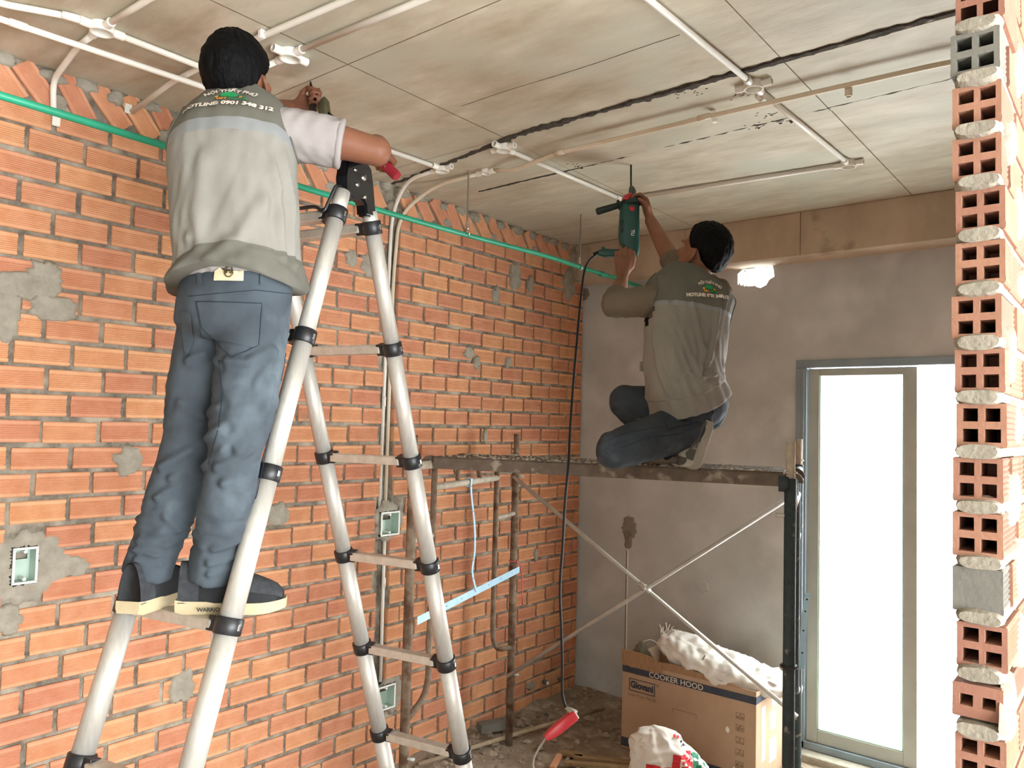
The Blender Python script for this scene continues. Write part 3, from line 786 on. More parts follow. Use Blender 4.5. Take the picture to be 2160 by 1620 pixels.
# ------------------------------------------------------------------ telescopic double ladder
LP = .39; LK = LP/.37   # size of the ladder
LH = CAM+(np.array([1.3245, 1.4185, 2.534])-CAM)*LK; LTH = 1.770; LA, LB = .2960, .3352; LSF, LSR, LW, LG = .117*LK, .118*LK, .362*LK, .0855*LK
ld = np.array([math.cos(LTH), math.sin(LTH), 0]); lr = np.array([-math.sin(LTH), math.cos(LTH), 0]); EZ = np.array([0, 0, 1.0])
dF = -EZ*math.cos(LA)-ld*math.sin(LA); dR = -EZ*math.cos(LB)+ld*math.sin(LB)
lad = empty('telescopic_ladder', (LH[0], LH[1], 0))
def lpt(side, s, off):   # side 'F'/'R', distance along the stile, offset along the rungs
    return (LH-ld*LG/2+dF*s if side == 'F' else LH+ld*LG/2+dR*s)+lr*off
LR0 = .0235
for side, dd, s0 in (('F', dF, LSF), ('R', dR, LSR)):
    slen = LH[2]/-dd[2]
    kmax = int((slen-s0-.05)/LP)
    for off in (0, LW):
        marks = [-.0]+[s0+LP*k for k in range(kmax+1)]+[slen-.03]
        for k in range(len(marks)-1):
            a, b = marks[k], marks[k+1]
            MB().tube([lpt(side, a-(.0 if k else (-.045 if side == 'F' else -.075)), off), lpt(side, b, off)], LR0+.0014*k, 24).build('stile_section', 'aluminium', lad, True)
        MB().tube([lpt(side, slen-.05, off), lpt(side, slen-.004, off)], LR0+.0014*kmax+.006, 18).build('foot_cap', 'black_plastic', lad, True)
    for k in range(kmax+1):
        s = s0+LP*k; rr = LR0+.0014*(k+1)
        for off in (0, LW):
            c = lpt(side, s, off)
            ob = MB().tube([c-dd*.003*0-dd*.021, c-dd*.019, c+dd*.019, c+dd*.021], [rr+.003, rr+.0055, rr+.0055, rr+.003], 22).build('collar', 'black_plastic', lad, True)
            sg = 1 if off == 0 else -1
            f2 = np.cross(dd, lr); f2 = f2/np.linalg.norm(f2)
            cc = c+lr*sg*(rr+.012)
            R3 = Matrix((lr*1.0, f2, -dd)).transposed()
            MB().box((-.016, -.018, -.019), (.016, .018, .019), bev=.003, R=R3, c=cc).build('rung_socket', 'black_plastic', ob)
            if off == 0:
                MB().box((-.004, -.004, -.008), (.004, .004, .008), bev=.001, R=R3, c=c+f2*(rr+.004)*(-1 if side == 'F' else 1)*.0-lr*(rr+.005)).build('lock_tab', 'chrome', ob)
        # flat-topped rung
        f2 = np.array([ld[0], ld[1], 0.0])
        R3 = Matrix((lr, f2, EZ)).transposed()
        a = lpt(side, s, LW/2)
        MB().box((-LW/2+rr+.014, -.021, -.016), (LW/2-rr-.014, .021, .012), bev=.003, R=R3, c=a).build('rung', 'alu_flat', lad)
        MB().box((-LW/2+rr+.02, -.02, .0118), (LW/2-rr-.02, .02, .0138), R=R3, c=a).build('rung_tread', 'alu_flat', lad)
# hinges
R3 = Matrix((ld, lr, EZ)).transposed()
for off in (0, LW):
    base = LH+lr*off
    prof = [(-.066, -.055), (-.072, .0), (-.064, .05), (-.03, .078), (.02, .08), (.052, .055), (.066, .0), (.078, -.065), (.082, -.09), (.032, -.093), (.026, -.062), (.012, -.048), (-.012, -.058)]
    V = []; n = len(prof)
    for w in (-.021, .021):
        V += [base+ld*x+EZ*z+lr*w for x, z in prof]
    Fs = [tuple(range(n))[::-1], tuple(range(n, 2*n))]+[(i, (i+1) % n, n+(i+1) % n, n+i) for i in range(n)]
    bm = bmesh.new(); vs = [bm.verts.new(tuple(v)) for v in V]; [bm.faces.new([vs[i] for i in f]) for f in Fs]
    bmesh.ops.recalc_face_normals(bm, faces=bm.faces)
    bmesh.ops.bevel(bm, geom=[e for e in bm.edges if e.calc_face_angle(0) > .9], offset=.006, segments=2, affect='EDGES')
    me = bpy.data.meshes.new('hinge'); bm.to_mesh(me); bm.free(); me.materials.append(MATS['black_gloss']); hg = link(bpy.data.objects.new('hinge', me), lad)
    for x, z, r_ in ((.012, .018, .011), (-.018, -.012, .007), (-.03, .03, .006), (.02, -.04, .006)):
        c = base+ld*x+EZ*z; s_ = -1 if off == 0 else 1
        MB().tube([c+lr*s_*.0, c+lr*s_*.0245], r_, 14).build('rivet', 'chrome', hg, True)
    c = base+ld*.0-EZ*.0
    MB().tube([lpt('F', .06, off), lpt('F', .03, off)], LR0-.004, 18).build('hinge_plug', 'black_gloss', hg, True)
    MB().tube([lpt('R', .085, off), lpt('R', .05, off)], LR0-.004, 18).build('hinge_plug', 'black_gloss', hg, True)
# release bar hanging from the hinge on the front section
hb = [LH-ld*.066-EZ*.03+lr*.0, LH-ld*.088-EZ*.032, LH-ld*.115-EZ*.12+lr*.02, lpt('F', LSF-.028, .06)-ld*.03, lpt('F', LSF-.028, LW-.06)-ld*.03]
MB().tube(fillet(hb, .02), .0055, 8).build('release_bar', 'black_plastic', lad, True)
tag(lad, 'silver telescopic double ladder with black collars standing open under the ceiling', 'ladder')

# ------------------------------------------------------------------ tube scaffold
SPH = math.radians(17.5); sv = np.array([math.cos(SPH), math.sin(SPH), 0]); su = np.array([math.sin(SPH), -math.cos(SPH), 0])
SA = np.array([.234, 3.548, 0]); SW, SL = 1.235, 1.55; ST = 1.70
scaf = empty('scaffold', SA+sv*SL/2+su*SW/2)
def sp(l, w, z): return SA+sv*l+su*w+EZ*z
for l in (0, SL):
    dark = l > 0; pm = 'scaf_dark' if dark else 'scaf_rust'
    for w in (0, SW):
        m_ = pm
        po = MB().tube([sp(l, w, 0.0), sp(l, w, ST-.02)], .021, 16).build('post', m_, scaf, True)
        MB().tube([sp(l, w, ST-.06), sp(l, w, ST+.09+.02*dark)], .0165, 12).build('spigot', 'scaf_pale' if dark else 'scaf_rust', po, True)
        MB().tube([sp(l, w, ST-.002), sp(l, w, ST+.004)], .024, 14).build('collar', 'scaf_pale' if dark else 'scaf_rust', po, True)
        MB().tube([sp(l, w, 0), sp(l, w, .006)], .03, 14).build('base_plate', pm, po)
        for z in (.41, 1.545):
            MB().tube([sp(l, w, z), sp(l, w, z)+sv*(.05 if l == 0 else -.05)], .008, 8).build('lock_pin', 'galv', po, True)
    bm_ = 'scaf_pale'
    MB().tube([sp(l, 0, 1.655), sp(l, SW, 1.655)], .0185, 14).build('top_bar', bm_ if not dark else 'scaf_dark', scaf, True)
    w1, w2 = .285, 1.03
    MB().tube([sp(l, w1, 1.55), sp(l, w2, 1.55)], .0165, 12).build('inner_bar', bm_, scaf, True)
    for ww, we in ((w1, .0), (w2, SW)):
        path = fillet([sp(l, ww, 1.655), sp(l, ww, .62), sp(l, we, .56)], .16, 8)
        MB().tube(path, .0145, 12).build('inner_leg', pm, scaf, True)
        MB().tube([sp(l, ww, 1.33), sp(l, we, 1.33)], .0125, 10).build('stub_bar', bm_, scaf, True)
    for ww in (.52, .78):
        MB().tube([sp(l, ww, 1.55), sp(l, ww, 1.655)], .012, 10).build('spacer', pm, scaf, True)
def brace(w, off):
    for z0, z1, k in ((1.545, .43, 0), (.41, 1.545, 1)):
        o_ = su*(off+.012*k)
        a, b = sp(0, w, z0)+o_+sv*.0, sp(SL, w, z1)+o_
        br = MB().tube([a, b], .0115, 12).build('cross_brace', 'galv', scaf, True)
    c = sp(SL/2, w, (1.545+.43)/2)+su*(off+.006)
    MB().tube([c-su*.028, c+su*.028], .014, 12).build('brace_pivot', 'galv', scaf, True)
    MB().tube([c+sv*(-.03)+EZ*.022+su*.008*0, c+sv*.03-EZ*.022], .0165, 12).build('brace_sleeve', 'galv', scaf, True)
brace(0, .035)
# round clamp on the near door-side post
c = sp(SL, SW, 1.66)
MB().tube([c+sv*.0+su*.0+EZ*.0-sv*.04, c-sv*.005], .03, 14).build('coupler_clamp', 'scaf_dark', scaf, True)
tag(scaf, 'rusty tube scaffold frames with galvanised cross braces beside the balcony door', 'scaffold')

# steel plank on the scaffold
PZT = 1.695; pw0, pw1 = SW-.54, SW-.13
pl = empty('scaffold_plank', sp(SL/2, (pw0+pw1)/2, PZT-.05))
R3 = Matrix((sv, su, EZ)).transposed()
MB().box((.03, pw0, PZT-.006), (SL-.03, pw1, PZT), R=R3, c=SA).build('deck', 'plank_steel', pl)
for w in (pw0, pw1-.004): MB().box((.03, w, PZT-.055), (SL-.03, w+.004, PZT-.001), bev=.0015, R=R3, c=SA).build('side_rail', 'plank_steel', pl)
for l in (.03, SL-.036): MB().box((l, pw0+.004, PZT-.05), (l+.006, pw1-.004, PZT-.006), R=R3, c=SA).build('end_plate', 'plank_steel', pl)
for l in np.linspace(.2, SL-.2, 6): MB().box((l-.012, pw0+.006, PZT-.03), (l+.012, pw1-.006, PZT-.006), R=R3, c=SA).build('stiffener', 'plank_steel', pl)
for l in (0, SL):
    for w in (pw0+.04, pw1-.03):
        V = []; n = 14
        for yy in (-.012, .012):
            for rr in (.024, .042):
                V += [sp(l, w+yy, 1.655)+sv*rr*math.cos(math.pi*k/n)*(1)+EZ*rr*math.sin(math.pi*k/n) for k in range(n+1)]
        m1 = n+1; Fs = []
        for k in range(n):
            Fs += [(k, k+1, m1+k+1, m1+k), (2*m1+k, 3*m1+k, 3*m1+k+1, 2*m1+k+1), (m1+k, m1+k+1, 3*m1+k+1, 3*m1+k), (k, 2*m1+k, 2*m1+k+1, k+1)]
        Fs += [(0, m1, 3*m1, 2*m1), (n, 2*m1+n, 3*m1+n, m1+n)]
        mk('hook', V, Fs, 'plank_steel', pl)
tag(pl, 'dusty steel scaffold plank hooked over the frame bars', 'plank')
cr = MB()
for k in range(420):
    l = random.uniform(.06, SL-.08); w = random.uniform(pw0+.01, pw1-.008) if k % 3 else random.uniform(pw1-.05, pw1-.006)
    r_ = random.uniform(.002, .007)*(1.6 if k % 17 == 0 else 1); c = sp(l, w, PZT)
    rq = random.random; V, Fs = loft_vf([(c+EZ*t*r_*.8, np.array([r_*s_*(.8+.6*rq()), r_*(rq()-.5), 0]), np.array([-.5*r_*(rq()-.5), r_*s_*(.6+.5*rq()), r_*.3*(rq()-.5)]), 2.8) for t, s_ in ((-.05, .9), (.5, 1.1), (1, .6))], 6); cr.add(V, Fs)
tag(cr.build('plaster_crumbs', 'crumb'), 'pale plaster crumbs scattered along the scaffold plank', 'debris', kind='stuff')

# blue perforated strips, string
def strip(pts, w, wdir, label, nm='perforated_strip', holes=0):
    P = [np.asarray(p, float) for p in pts]; V = []; Fs = []; wd = np.asarray(wdir, float)
    t = empty(nm, P[-1])
    for i, p in enumerate(P):
        d = P[min(i+1, len(P)-1)]-P[max(i-1, 0)]; d /= np.linalg.norm(d); nn = np.cross(d, wd); nn /= np.linalg.norm(nn)
        V += [p-wd*w/2-nn*.001, p+wd*w/2-nn*.001, p+wd*w/2+nn*.001, p-wd*w/2+nn*.001]
        if i: b = i*4; Fs += [(b-4+k, b-4+(k+1) % 4, b+(k+1) % 4, b+k) for k in range(4)]
    Fs += [(3, 2, 1, 0), tuple(len(V)-4+k for k in range(4))]
    mk('strip', V, Fs, 'blue_strip', t)
    for h in range(holes):
        f = (h+.7)/(holes+.4); k = f*(len(P)-1); i = min(int(k), len(P)-2); p = P[i]*(1-(k-i))+P[i+1]*(k-i)
        d = P[i+1]-P[i]; d /= np.linalg.norm(d); nn = np.cross(d, wd); nn /= np.linalg.norm(nn)
        MB().tube([p-nn*.0014, p+nn*.0014], .0035, 8).build('punched_hole', 'black_plastic', t)
    return tag(t, label, 'metal strip')
sa = sp(0, SW-.03, .985)+sv*.028+np.array([0, 0, 0]); sb = sp(0, -.02, 1.005)+sv*.03
strip([sa, sb], .036, (0, 0, 1), 'light blue perforated bar tied across the rusty scaffold frame', 'perforated_bar', 7)
hp = [sp(0, .66, 1.57)+sv*.02, sp(0, .665, 1.5)+sv*.022, sp(0, .63, 1.33)+sv*.03, sp(0, .61, 1.2)+sv*.026, sp(0, .62, 1.1)+sv*.02, sp(0, .60, 1.0)+sv*.036]
strip(bez(hp, 4), .018, tuple(su), 'thin light blue strip hanging from the inner bar of the rusty frame', 'hanging_strip', 5)
MB_ = MB(); loop = [sp(0, .66, 1.55)+sv*.02*math.cos(a)+EZ*.022*math.sin(a) for a in np.linspace(0, 6.28, 14)[:-1]]
MB_.tube(loop, .004, 6, close=True)
tag(MB_.build('strip_loop', 'blue_strip'), 'light blue loop knotted round the inner scaffold bar', 'metal strip')
st = [sp(0, 0, 1.06)+sv*.024+su*.0, sp(0, .02, 1.05)+sv*.03, sp(0, -.03, 1.03)+sv*.03, sp(0, -.055, .95)+sv*.035, sp(0, -.075, .86)+sv*.03, sp(0, -.09, .83)+sv*.03]
ms = MB(); ms.tube(bez(st, 5), .0035, 6)
ms.tube([sp(0, 0, 1.055)+(sv*math.cos(a)+su*math.sin(a))*.0245 for a in np.linspace(0, 6.28, 16)[:-1]], .0035, 6, close=True)
ms.tube([sp(0, -.09, .83)+sv*.03, sp(0, -.085, .79)+sv*.03, sp(0, -.1, .80)+sv*.03], .005, 6)
tag(ms.build('string', 'pink_string', None, True), 'pink plastic string knotted on the rusty scaffold post', 'string')
q0 = sp(SL, SW, 1.0)+np.array([.035, .03, 0]);
bs = [q0+EZ*.0, q0+EZ*.12+sv*.004, q0+EZ*.22+sv*.012, q0+EZ*.27+sv*.02]
strip(bez(bs, 4), .02, tuple(np.array([.93, .37, 0])), 'light blue perforated bar tied upright to the dark scaffold post', 'perforated_bar', 4)
o = MB().tube([sp(SL, SW, 1.01)+(sv*math.cos(a)+su*math.sin(a))*.026 for a in np.linspace(0, 6.28, 16)[:-1]], .006, 6, close=True).build('tie_tape', 'black_plastic')
tag(o, 'black tape tying the blue bar to the dark scaffold post', 'tape')

# ------------------------------------------------------------------ power tools lead hanging from the drill (cable path shared with the drill)
CABLE_TOP = atd(1262, 534, 3.70)
cp = [CABLE_TOP]+[atd(x, y, d) for x, y, d in ((1243, 549, 3.68), (1232, 575, 3.62), (1224, 640, 3.5), (1217, 720, 3.4), (1210, 800, 3.32), (1203, 900, 3.2), (1199, 980, 3.10), (1192, 1060, 3.06), (1187, 1150, 3.05), (1181, 1240, 3.06), (1184, 1320, 3.06), (1186, 1400, 3.06), (1186, 1460, 3.06), (1193, 1492, 3.06))]
RP0, RP1 = atd(1212, 1508, 3.06), atd(1152, 1556, 3.02)
def cable(pts, r, nm, m, label, cat='cable', n=6):
    return tag(MB().tube(bez(pts, n), r, 8).build(nm, m, None, True), label, cat)
cable(cp, .0052, 'drill_cable', 'cable_black', 'black power cable hanging from the drill past the plank')
rd = (RP1-RP0)/np.linalg.norm(RP1-RP0); rs = np.cross(rd, FWD); rs /= np.linalg.norm(rs); rn = np.cross(rd, rs)
sk = empty('socket_block', RP1)
MB().loft([(RP0-rd*.004, rs*.016, rn*.014, 5), (RP0+rd*.002, rs*.021, rn*.018, 5), (RP0*.35+RP1*.65, rs*.021, rn*.018, 5), (RP1-rd*.02, rs*.018, rn*.015, 4), (RP1+rd*.004, rs*.012, rn*.01, 3)], 20).build('shell', 'red_plastic', sk, 'auto')
MB().box((-.016, -.013, -.002), (.016, .013, .002), R=Matrix((rs, rn, -rd)).transposed(), c=RP0-rd*.006).build('socket_face', 'white_paint', sk)
MB().box((-.003, -.007, -.001), (.003, .007, .001), R=Matrix((rs, rn, -rd)).transposed(), c=RP0-rd*.0085+rs*.005).build('socket_slot', 'black_plastic', sk)
tag(sk, 'red inline socket block hanging on the drill cable above the rubble', 'socket')
pg = empty('plug', cp[-1])
MB().tube([cp[-1], cp[-1]*.5+(RP0-rd*.006)*.5, RP0-rd*.007], [.006, .012, .013], 10).build('plug_body', 'cable_grey', pg, True)
tag(pg, 'grey plug pushed into the red socket block', 'plug')
cable([RP1+rd*.002, atd(1136, 1580, 3.02), atd(1126, 1600, 3.0), atd(1124, 1630, 2.98), atd(1120, 1700, 2.98)]+[onz((1100, 1800), .01), onz((1000, 1840), .01)], .0042, 'extension_lead', 'cable_grey', 'grey-brown extension lead curving from the red socket to the floor')

# ------------------------------------------------------------------ cardboard box
BX0, BX1, BY0, BY1, BH = .715, 1.512, 3.985, 4.44, .50
cb = empty('cardboard_box', ((BX0+BX1)/2, (BY0+BY1)/2, 0)); th = .007; B0 = .004
MB().box((BX0, BY0, B0), (BX1, BY0+th, BH), bev=.002).build('front_panel', 'cardboard', cb)
MB().box((BX0, BY1-th, B0), (BX1, BY1, BH-.01), bev=.002).build('back_panel', 'cardboard', cb)
MB().box((BX0, BY0+th, B0), (BX0+th, BY1-th, BH), bev=.002).build('side_panel', 'cardboard', cb)
MB().box((BX1-th, BY0+th, B0), (BX1, BY1-th, BH-.005), bev=.002).build('side_panel', 'cardboard', cb)
MB().box((BX0+th, BY0+th, B0), (BX1-th, BY1-th, B0+th)).build('bottom', 'cardboard', cb)
V = []; Fs = []; n = 40                                # torn strip standing up along the front edge
for i in range(n+1):
    x = BX0+.002+(BX1-BX0)*.93*i/n; f = i/n
    top = BH+.055*max(0, 1-f/.30)**.4*(1 if f < .30 else 0)+max(0, .045*(1-abs(f-.45)/.55))+.004*nz((x*40, 1, 1))
    for yy in (BY0+.001, BY0+.006): V += [(x, yy-.004*(top-BH)/.05, BH-.004), (x, yy-.012*(top-BH)/.05, max(BH-.003, top))]
    if i: b = i*4; Fs += [(b-4, b, b+1, b-3), (b-2, b-1, b+3, b+2), (b-3, b+1, b+3, b-1)]
mk('torn_flap', V, Fs, 'cardboard_torn', cb)
V = []; Fs = []
for i in range(13):
    x = BX0-.004+.022*i; zz = BH+.02+.035*(1-i/13)+.012*nz((x*50, 3, 3)); V += [(x, BY0-.003, BH-.03+.012*nz((x*30, 5, 5))), (x, BY0-.009, zz)]
    if i: b = 2*i; Fs.append((b-2, b, b+1, b-1))
mk('torn_flap', V, Fs, 'cardboard_torn', cb)
fy = BY0-.0012
def fbox(x0, x1, z0, z1, nm, m, d=.0): return MB().box((x0, fy-.0006-d, z0), (x1, fy+.0014, z1)).build(nm, m, cb)
fbox(BX0+.001, BX1-.001, BH-.066, BH-.028, 'printed_band', 'print_navy'); fbox(BX0+.001, BX1-.001, B0+.01, B0+.06, 'printed_band', 'print_navy')
MB().box((BX1-.001, BY0, BH-.066), (BX1+.001, BY1, BH-.028)).build('printed_band', 'print_navy', cb)
def ftext(s, x, z, size, m, nm='printed_text', bold=0., sx=1., sh=0.):
    V, Fs = text_vf(s, size, 'CENTER', bold, 1.0, sh)
    return mk(nm, [(x+v[0]*sx, fy-.0016, z+v[1]) for v in V], Fs, m, cb)
ftext('COOKER HOOD', 1.055, BH-.048, .042, 'print_pale', bold=.0006, sx=1.05)
ftext('Giovani', .845, BH-.128, .052, 'print_navy', bold=.0025, sx=.92)
for a in ((.762, .928, BH-.098, BH-.094), (.762, .928, BH-.164, BH-.160), (.762, .766, BH-.164, BH-.094), (.924, .928, BH-.164, BH-.094)): fbox(*a, 'logo_border', 'print_navy')
ftext('\u00ae', .945, BH-.10, .025, 'print_brown'); ftext('Love Your Family', .845, BH-.185, .026, 'print_brown', sh=.35)
for k in range(5):                                     # handling marks
    z = .34-.062*k
    for dx in (0, .024):
        x = 1.405+dx
        for a in ((x, x+.02, z, z+.0012), (x, x+.02, z+.03, z+.0312), (x, x+.0012, z, z+.03), (x+.0188, x+.02, z, z+.03)): fbox(*a, 'handling_mark', 'print_brown')
        fbox(x+.006+.002*(k % 2), x+.014, z+.006, z+.008+.012*((k+1) % 3)/2, 'handling_mark', 'print_brown')
for k, (x, z) in enumerate(((1.36, .27), (1.40, .075))):
    V, Fs = loft_vf([((x, fy-.001-t*.0004, z), (.011, 0, .004), (-.004, 0, .016), 1.6) for t in (0, 1)], 10); mk('torn_label', V, Fs, 'paper_white', cb)
for zz in (.30, .12): 
    for a in ((1.04, 1.18, zz, zz+.0012), (1.04, 1.0412, zz-.02, zz), (1.179, 1.18, zz-.02, zz)): fbox(*a, 'printed_outline', 'print_brown')
for k, (y0, y1, z0, z1) in enumerate(((4.06, 4.11, .12, .40), (4.18, 4.26, .25, .34), (4.17, 4.27, .08, .2), (4.2, 4.3, .37, .42))):
    MB().box((BX1-.0005, y0, z0), (BX1+.0012, y1, z1)).build('label', 'paper_white', cb)
tag(cb, 'brown cooker hood carton with navy bands, standing against the plastered wall', 'box')

# limp white sack lying over the box
def lumpy_loft(rings, seg, amp, sc, seed):
    V, Fs = loft_vf(rings, seg); V = [np.asarray(v) for v in V]; n = len(rings); out = []
    for i, (c, a, b, e) in enumerate(rings):
        for k in range(seg):
            v = V[i*seg+k]; d = v-np.asarray(c); L = np.linalg.norm(d)+1e-9
            w = amp*(nz((v[0]*sc, v[1]*sc*1.3, v[2]*sc+seed))+.5*nz((v[0]*sc*2.7, v[1]*sc*2.7, v[2]*sc*2.7+seed))+.55*(.5-abs(nz((v[0]*sc*1.6+seed, v[1]*sc*1.6, v[2]*sc*2.2)))*2))
            out.append(v+d/L*w)
    return out, Fs
path = [(.86, 4.17, .58), (.88, 4.17, .605), (.93, 4.165, .605), (1.02, 4.16, .58), (1.12, 4.15, .56), (1.24, 4.15, .54), (1.36, 4.16, .52), (1.46, 4.18, .50), (1.56, 4.2, .485), (1.63, 4.22, .475), (1.66, 4.22, .475)]
rad = [(.02, .012), (.06, .04), (.12, .066), (.155, .078), (.165, .078), (.17, .074), (.165, .07), (.15, .066), (.12, .056), (.08, .04), (.02, .012)]
path = bez(path, 7); rad = bez([(a, b, 0) for a, b in rad], 7)
rings = [(p, np.array([0, max(.004, r_[0]), 0]), np.array([.15*r_[1], 0, max(.004, r_[1])]), 2.3) for p, r_ in zip(path, rad)]
V, Fs = lumpy_loft(rings, 64, .026, 11, 3)
sk1 = empty('rolled_sack', (1.2, 4.2, .5)); mk('sack_cloth', V, Fs, 'sack', sk1, True)
fr = MB()
for k in range(26):
    a = (.875+random.uniform(-.03, .06), 4.2+random.uniform(-.05, .03), .63+random.uniform(-.02, .02)); b = (a[0]+random.uniform(-.03, .03), a[1]+random.uniform(-.02, .02), a[2]+random.uniform(.02, .05))
    fr.tube([a, b], .0022, 5)
fr.build('frayed_edge', 'sack', sk1)['kind'] = 'stuff'
MB().tube(bez([(.9, 4.13, .56), (.85, 4.1, .61), (.80, 4.08, .6), (.79, 4.08, .57)], 4), .003, 6).build('tie_string', 'sack', sk1, True)
tag(sk1, 'limp white woven sack rolled over the open cooker hood carton', 'sack')
V, Fs = lumpy_loft([((.79+.0*t, 4.07, .5+t*.1), (.07*(1-t)+.012, 0, 0), (0, .05*(1-t)+.01, 0), 2) for t in np.linspace(0, 1, 8)], 18, .02, 18, 9)
tag(mk('crumpled_bag', V, Fs, 'sack_in', None, True), 'crumpled olive bag poking out of the carton corner', 'bag')
for k, (x, l, dx) in enumerate(((1.165, .12, .05), (1.15, .06, -.03))):
    o = MB().tube([(x, 4.0, BH-.01), (x+dx*.5, 4.0, BH+l*.55), (x+dx, 4.01, BH+l)], .0035, 6).build('wire_offcut', 'print_brown' if k == 0 else 'print_brown', None, True)
    tag(o, 'long thin wire offcut stuck in the carton edge' if k == 0 else 'short thin wire offcut stuck in the carton edge', 'wire')

# printed cement sack on the floor in front of the box
SKC = np.array([1.29, 3.52, 0]); SQ = np.array([.775, .632, 0]); SD = np.array([-.632, .775, 0])
zl = [0, .02, .08, .15, .22, .28, .335, .375, .40]; wl_ = [.15, .20, .215, .205, .18, .15, .115, .08, .02]; dl = [.10, .14, .15, .14, .125, .1, .075, .045, .01]; sh = [.02, .02, .02, .0, -.03, -.06, -.085, -.10, -.105]
rings = [(SKC+SQ*s+EZ*z, SQ*w, SD*d, 2.6) for z, w, d, s in zip(*[[a[0] for a in bez([(v, 0, 0) for v in q], 8)] for q in (zl, wl_, dl, sh)])]
V, Fs = lumpy_loft(rings, 72, .028, 12, 21); V = [np.array([v[0], v[1], max(0.004, v[2])]) for v in V]
sk2 = empty('cement_sack', SKC); so = mk('sack_body', V, Fs, 'sack', sk2, True)
bv2 = BVHTree.FromPolygons([Vector(v) for v in V], Fs)
def stick(V2, F2, org, ex, ey, dirn, nm, m, parent, bvh, off=.0025, rot=0):
    cr_, sr_ = math.cos(rot), math.sin(rot); out = []
    for v in V2:
        a, b = v[0]*cr_-v[1]*sr_, v[0]*sr_+v[1]*cr_
        p = Vector(org)+Vector(ex)*a+Vector(ey)*b; hit = bvh.ray_cast(p, Vector(dirn))
        out.append(hit[0]-Vector(dirn)*off if hit[0] is not None else None)
    good = [i for i, p in enumerate(out) if p is not None]
    if not good: return None
    for i, p in enumerate(out):
        if p is None: j = min(good, key=lambda g: abs(g-i)); out[i] = out[j]
    return mk(nm, out, F2, m, parent)
def quadgrid(x0, x1, y0, y1, nx=8, ny=8):
    return [(x0+(x1-x0)*i/nx, y0+(y1-y0)*j/ny) for j in range(ny+1) for i in range(nx+1)], [(j*(nx+1)+i, j*(nx+1)+i+1, (j+1)*(nx+1)+i+1, (j+1)*(nx+1)+i) for j in range(ny) for i in range(nx)]
org = SKC-SD*.6+EZ*.275
for (x0, x1, y0, y1, m_, nm) in ((-.03, .07, -.06, .03, 'print_red', 'red_print'), (.075, .18, -.06, .035, 'print_green', 'green_print'), (-.15, -.035, -.09, -.03, 'print_red', 'red_print')):
    g = quadgrid(x0, x1, y0, y1); stick(g[0], g[1], org, SQ, EZ, SD, nm, m_, sk2, bv2, .003, -.12)
for s, x, y, size, m_ in (('P', .02, -.015, .07, 'paper_white'), ('VINA', .125, -.01, .04, 'paper_white'), ('VLXD', -.03, .12, .018, 'print_red'), ('PCB 40', .035, .085, .026, 'print_black'), ('50kg', .05, .06, .02, 'print_black')):
    if s in ('PCB 40', '50kg', 'VLXD', 'VINA'): continue
    T = text_vf(s, size, bold=.001); stick([(v[0]+x, v[1]+y) for v in T[0]], T[1], org, SQ, EZ, SD, 'printed_text', m_, sk2, bv2, .0045, -.12)
for r_ in range(4):
    for c_ in range(5):
        g = quadgrid(.005+c_*.017, .018+c_*.017, .05+r_*.013, .058+r_*.013, 2, 2); stick(g[0], g[1], org, SQ, EZ, SD, 'printed_row', 'print_black', sk2, bv2, .003, -.25)
for k in range(2):
    g = quadgrid(-.035+k*.018, -.022+k*.018, .08, .1, 2, 2); stick(g[0], g[1], org, SQ, EZ, SD, 'red_print', 'print_red', sk2, bv2, .003, -.25)
tag(sk2, 'half-full white cement sack with red and green print in front of the carton', 'sack')
# white sack corner by the balcony door
V, Fs = lumpy_loft([(np.array([1.875, 4.0, z]), (.12*w, 0, 0), (0, .09*w, 0), 2.2) for z, w in ((.004, .85), (.02, 1), (.05, 1), (.085, .8), (.105, .5), (.115, .08))], 24, .012, 14, 31)
tag(mk('folded_cloth', [np.array([v[0], v[1], max(.003, v[2])]) for v in V], Fs, 'paper_white', None, True), 'folded white cloth on the floor at the foot of the dark scaffold post', 'cloth')

# ------------------------------------------------------------------ things lying on the floor
def plank_(p, q, w, h, nm, m, label, group=None, cat='wood offcut'):
    p = np.asarray(p, float); q = np.asarray(q, float); d = q-p; L = np.linalg.norm(d); d /= L; s_ = np.cross(EZ, d); s_ /= np.linalg.norm(s_); u_ = np.cross(d, s_)
    R_ = Matrix((d, s_, u_)).transposed()
    return tag(MB().box((0, -w/2, 0), (L, w/2, h), bev=.002, R=R_, c=p).build(nm, m), label, cat, group)
p0 = onz((895, 1618), .03); p1 = onz((1285, 1498), .06); p0 = p0+np.array([-.045, 0, 0]); p1 = p1+np.array([-.045, 0, 0])
o = MB().tube([p0, p0*.5+p1*.5+EZ*.005, p1], .013, 8).build('stick', 'wood_pale', None, True); tag(o, 'long pale pole lying on the rubble along the brick wall', 'pole')
pb = onz((1010, 1545), .05); plank_(pb, onz((1065, 1535), .05), .07, .05, 'brick_piece', 'brick_grey', 'dusty grey brick half lying at the foot of the brick wall', None, 'brick')
for k, (a, b, l_) in enumerate((((1210, 1600), (1330, 1612), 'flat wood batten on the floor beside the carton, uppermost of three'), ((1190, 1612), (1340, 1625), 'flat wood batten on the floor beside the carton, broadest of three'), ((1185, 1590), (1230, 1600), 'short wood chip on the floor next to the battens'))):
    plank_(onz(a, .02), onz(b, .02), .04, .018, 'wood_batten', 'wood', l_)
plank_(onz((1165, 1625), .03), onz((1180, 1597), .035), .03, .02, 'red_brick_chip', 'brick', 'small red brick chip on the floor by the battens', None, 'brick')
